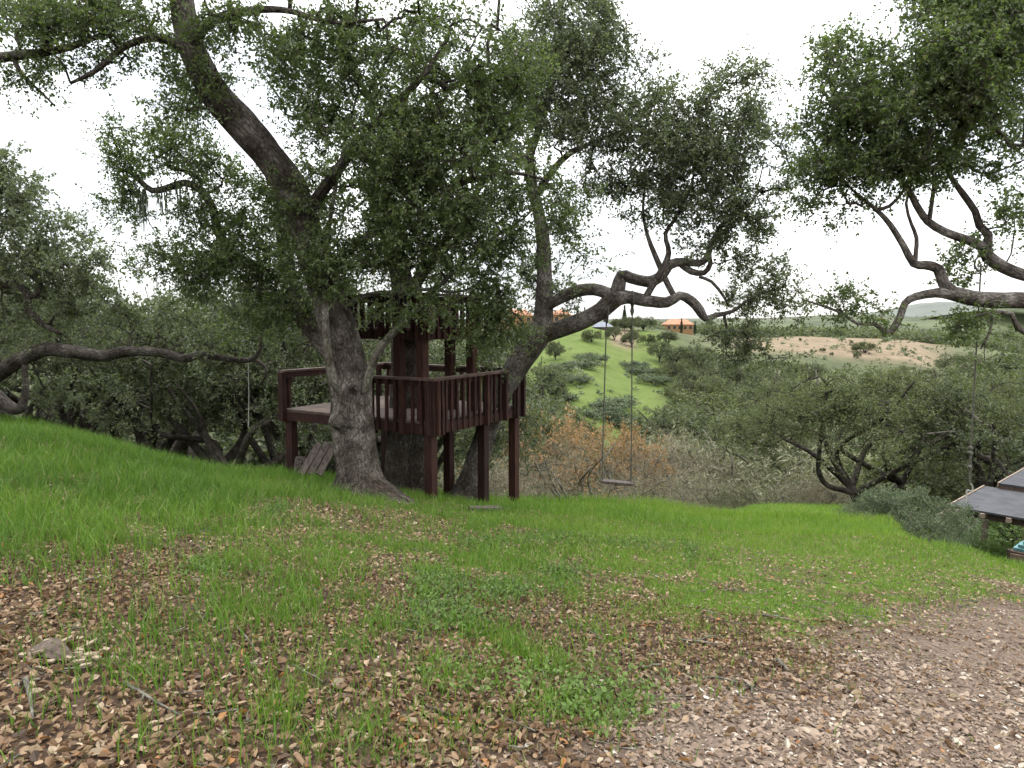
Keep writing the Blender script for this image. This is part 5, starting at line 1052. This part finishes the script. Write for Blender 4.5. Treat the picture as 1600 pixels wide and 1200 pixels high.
inview = np.abs(lx / ly) < .70; cand = [k for k in d2 if inview[k] and ly[k] > 2.35][:300]
msk = np.ones(len(lx), bool); msk[cand] = False
V, T, Qd = litter_arrays(rl, pos[msk], sz[msk], .45); tt = leaf_tint(rl, msk.sum())
Vs, Ts, Qs, TT, QT, NN = [V], [T], [Qd], [np.repeat(tt, 4)], [np.repeat(tt, 2)], len(V)
lm = []
for k in range(14):
    v, t, q = litter_arrays(rl, np.zeros((1, 3)), np.array([.05]), .25); tv = leaf_tint(rl, 1)[0]
    lm.append(raw_mesh('fallen_leaf', v, t, q, M['dead_leaf'], face_attr=[tv] * 6))
for j, k in enumerate(cand):
    o = link('fallen_leaf', lm[j % 14], ground, loc=tuple(pos[k])); o.rotation_euler = (rl.normal() * .2, rl.normal() * .2, rl.uniform(0, 6.28)); o.scale = (sz[k] / .05,) * 3
lx, ly = area_sample(rl, 1500, 5.2, 10.5)
w = 1 - path_w(lx, ly) * .8; g, _ = grass_w(lx, ly); kp = rl.uniform(0, 1, len(lx)) < w * (1 - np.clip(g, 0, 1) * .8); lx, ly = lx[kp], ly[kp]
m = len(lx); s = rl.uniform(.022, .048, m); ya = rl.uniform(0, 6.28, m)
V2, T2 = leaf_arrays(np.stack([lx, ly, ground_z(lx, ly) + rl.uniform(.002, .03, m)], -1), np.stack([np.cos(ya), np.sin(ya), rl.normal(size=m) * .3], -1), np.array([[0, 0, 1.0]]) + rl.normal(size=(m, 3)) * .35, s, s * .55, rl.uniform(-.2, .3, (m, 1)))
t2 = np.repeat(leaf_tint(rl, m), 2)
me = raw_mesh('leaf_litter', np.concatenate([V, V2]), np.concatenate([T, T2 + len(V)]), Qd, M['dead_leaf'], face_attr=np.concatenate([np.repeat(tt, 2), np.repeat(tt, 4), t2]))
link('leaf_litter', me, kind='stuff', label='brown fallen oak leaves carpeting the slope', cat='leaf litter')
print('litter', len(tt), m)
# chips on the path
cx1, cy1 = area_sample(rl, 5200, 1.9, 4.5); cx2, cy2 = area_sample(rl, 1500, 4.5, 9.5)
cx1 = np.concatenate([cx1, cx2]); cy1 = np.concatenate([cy1, cy2]); w = path_w(cx1, cy1)
kp = rl.uniform(0, 1, len(cx1)) < (w * .95 + .05) * (.4 + .6 * sstep(.3, .55, fbm(cx1 * 2.2, cy1 * 2.2, 3))); cx1, cy1 = cx1[kp], cy1[kp]; m = len(cx1)
th6 = np.linspace(0, 2 * np.pi, 6, endpoint=False); O6 = np.concatenate([np.stack([np.cos(th6), np.sin(th6), np.zeros(6)], -1), [(0.1, 0, 1.0)]])
ya = rl.uniform(0, 6.28, m); s = rl.gamma(2.2, .0034, m) + .003; asp = rl.uniform(.3, .95, m); hgt = rl.uniform(.15, .45, m)
v = O6[None] * np.stack([s, s * asp, s * hgt], -1)[:, None] * rl.uniform(.72, 1.2, (m, 7, 1)) + rl.normal(size=(m, 7, 3)) * (s * .10)[:, None, None]
cs, sn = np.cos(ya)[:, None], np.sin(ya)[:, None]
tl = rl.normal(size=(m, 1)) * .35
X = v[..., 0] * cs - v[..., 1] * sn; Yv = v[..., 0] * sn + v[..., 1] * cs; Z = v[..., 2] + X * tl
V = np.stack([X + cx1[:, None], Yv + cy1[:, None], Z + (ground_z(cx1, cy1) + s * .2 + rl.uniform(0, .008, m))[:, None]], -1).reshape(-1, 3)
F8 = np.array([(j, (j + 1) % 6, 6) for j in range(6)])
T = (np.arange(m)[:, None, None] * 7 + F8[None]).reshape(-1, 3); tt = np.clip(rl.normal(.42, .24, m), 0, .95); tt[rl.uniform(0, 1, m) < .02] = 1
link('wood_chips', raw_mesh('wood_chips', V, T, None, M['chip'], face_attr=np.repeat(tt, 6)), kind='stuff', label='tan wood chips and pebbles covering the path', cat='wood chips')
print('chips', m)

tx, ty = area_sample(rl, 17, 2.0, 9.0); tk = rl.uniform(0, 1, len(tx)) < 1 - .5 * path_w(tx, ty); tx, ty = tx[tk], ty[tk]; mb = MB()
for x_, y_ in zip(tx, ty):
    a_ = rl.uniform(0, 6.28); l_ = rl.gamma(2.5, .035) + .03; k_ = 4; tt_ = np.linspace(-.5, .5, k_)
    px_ = x_ + math.cos(a_) * l_ * tt_ + rl.normal(size=k_) * l_ * .04; py_ = y_ + math.sin(a_) * l_ * tt_ + rl.normal(size=k_) * l_ * .04
    mb.tube(np.stack([px_, py_, ground_z(px_, py_) + .018 + rl.uniform(0, .012)], -1), np.linspace(1, .5, k_) * rl.uniform(.0018, .005), 5, along0=x_ * 7)
mb.build('twig_litter', M['bark_pale'], None, (0, 0, 0), True, True, kind='stuff', label='thin grey twigs strewn among the dead leaves', cat='twigs')
# fallen sticks and the rotten chunk at lower left
def stick(pts, r, label, mat='grey_wood', forks=()):
    p = np.array([raycast(a, b) for a, b in pts]); p[:, 2] += r + .012; c = p[0].copy(); c[2] -= r + .012
    mb = MB(); sp_ = smooth_poly(np.c_[p, np.linspace(r, r * .45, len(p))], .05); mb.tube(sp_[:, :3], sp_[:, 3], 7, .2, 5)
    for f in forks:
        q = np.array([raycast(a, b) for a, b in f]); q[:, 2] += r + .015; mb.tube(q, np.linspace(r * .6, r * .25, len(q)), 6)
    mb.build('fallen_stick', M['bark_pale'], None, c, True, True, loc=tuple(c), label=label, cat='stick', group='fallen sticks on the slope')
stick([(195, 1075), (235, 1100), (285, 1130)], .010, 'grey crooked stick among dead leaves at the lower left', forks=[[(225, 1095), (215, 1120)]])
stick([(1060, 1005), (1095, 1008), (1135, 1015)], .011, 'forked pale twig at the edge between grass and chips', forks=[[(1090, 1008), (1110, 1000), (1125, 1002)]])
stick([(855, 1145), (862, 1125), (872, 1105)], .006, 'thin pale twig by the bright weeds at the bottom centre', forks=[[(862, 1125), (850, 1112)]])
stick([(40, 1070), (48, 1100), (52, 1135)], .012, 'grey stick near the rotten wood at the lower left edge')
stick([(1190, 965), (1230, 972), (1270, 985)], .009, 'thin stick across the grass edge above the chip path')
stick([(370, 985), (392, 1010), (402, 1030)], .007, 'small curved twig in the grassy litter left of centre')
stick([(1215, 1040), (1232, 1056)], .016, 'short pale broken branch piece at the edge of the chip path')
rc = raycast(78, 1030); rk = np.random.default_rng(4)
rt = empty('rotten_wood', rc, 'pale crumbling piece of rotten wood among dead leaves at the lower left', 'wood chunk')
M['rot'] = plain_mat('rot', (.20, .145, .09), (.46, .37, .26), 25, .9, bump=.6); M['rot_dark'] = plain_mat('rot_dark', (.05, .036, .026), (.17, .13, .10), 30, .9, bump=.8)
mb = MB(); cp = smooth_poly([(-.13, .02, .0, .02), (-.05, .01, .015, .045), (.02, 0, .02, .05), (.10, -.02, .0, .02)], .015); mb.tube(cp[:, :3], cp[:, 3], 18, .45, 8); mb.build('core', M['rot_dark'], rt)
for k in range(26):
    mb = MB(); a_ = rk.uniform(-.22, .24); b_ = rk.normal() * .05; l = rk.uniform(.02, .05); an = rk.uniform(-.6, .6)
    p0 = np.array([a_, b_ - .03, .012 + rk.uniform(0, .03)]); mb.beam(p0, p0 + [l * math.cos(an), l * math.sin(an), rk.normal() * .01], rk.uniform(.012, .03), rk.uniform(.006, .014)); mb.build('splinter', M['rot'], rt)

# ------------------------------------------------------------------ haze
hz = bpy.data.materials.new('haze'); hz.use_nodes = True; nt = hz.node_tree; nt.nodes.clear()
ho_ = nt.nodes.new('ShaderNodeOutputMaterial'); pv = nt.nodes.new('ShaderNodeVolumePrincipled'); pv.inputs['Color'].default_value = (.93, .96, 1, 1); pv.inputs['Density'].default_value = 0.0010; pv.inputs['Anisotropy'].default_value = 0.2
nt.links.new(pv.outputs[0], ho_.inputs['Volume'])
HAZE = True
if HAZE:
    mb = MB(); mb.beam((0, -80, 15), (0, 9500, 15), 14000, 130); mb.build('haze', hz, kind='stuff', label='thin pale haze over the valley', cat='haze')
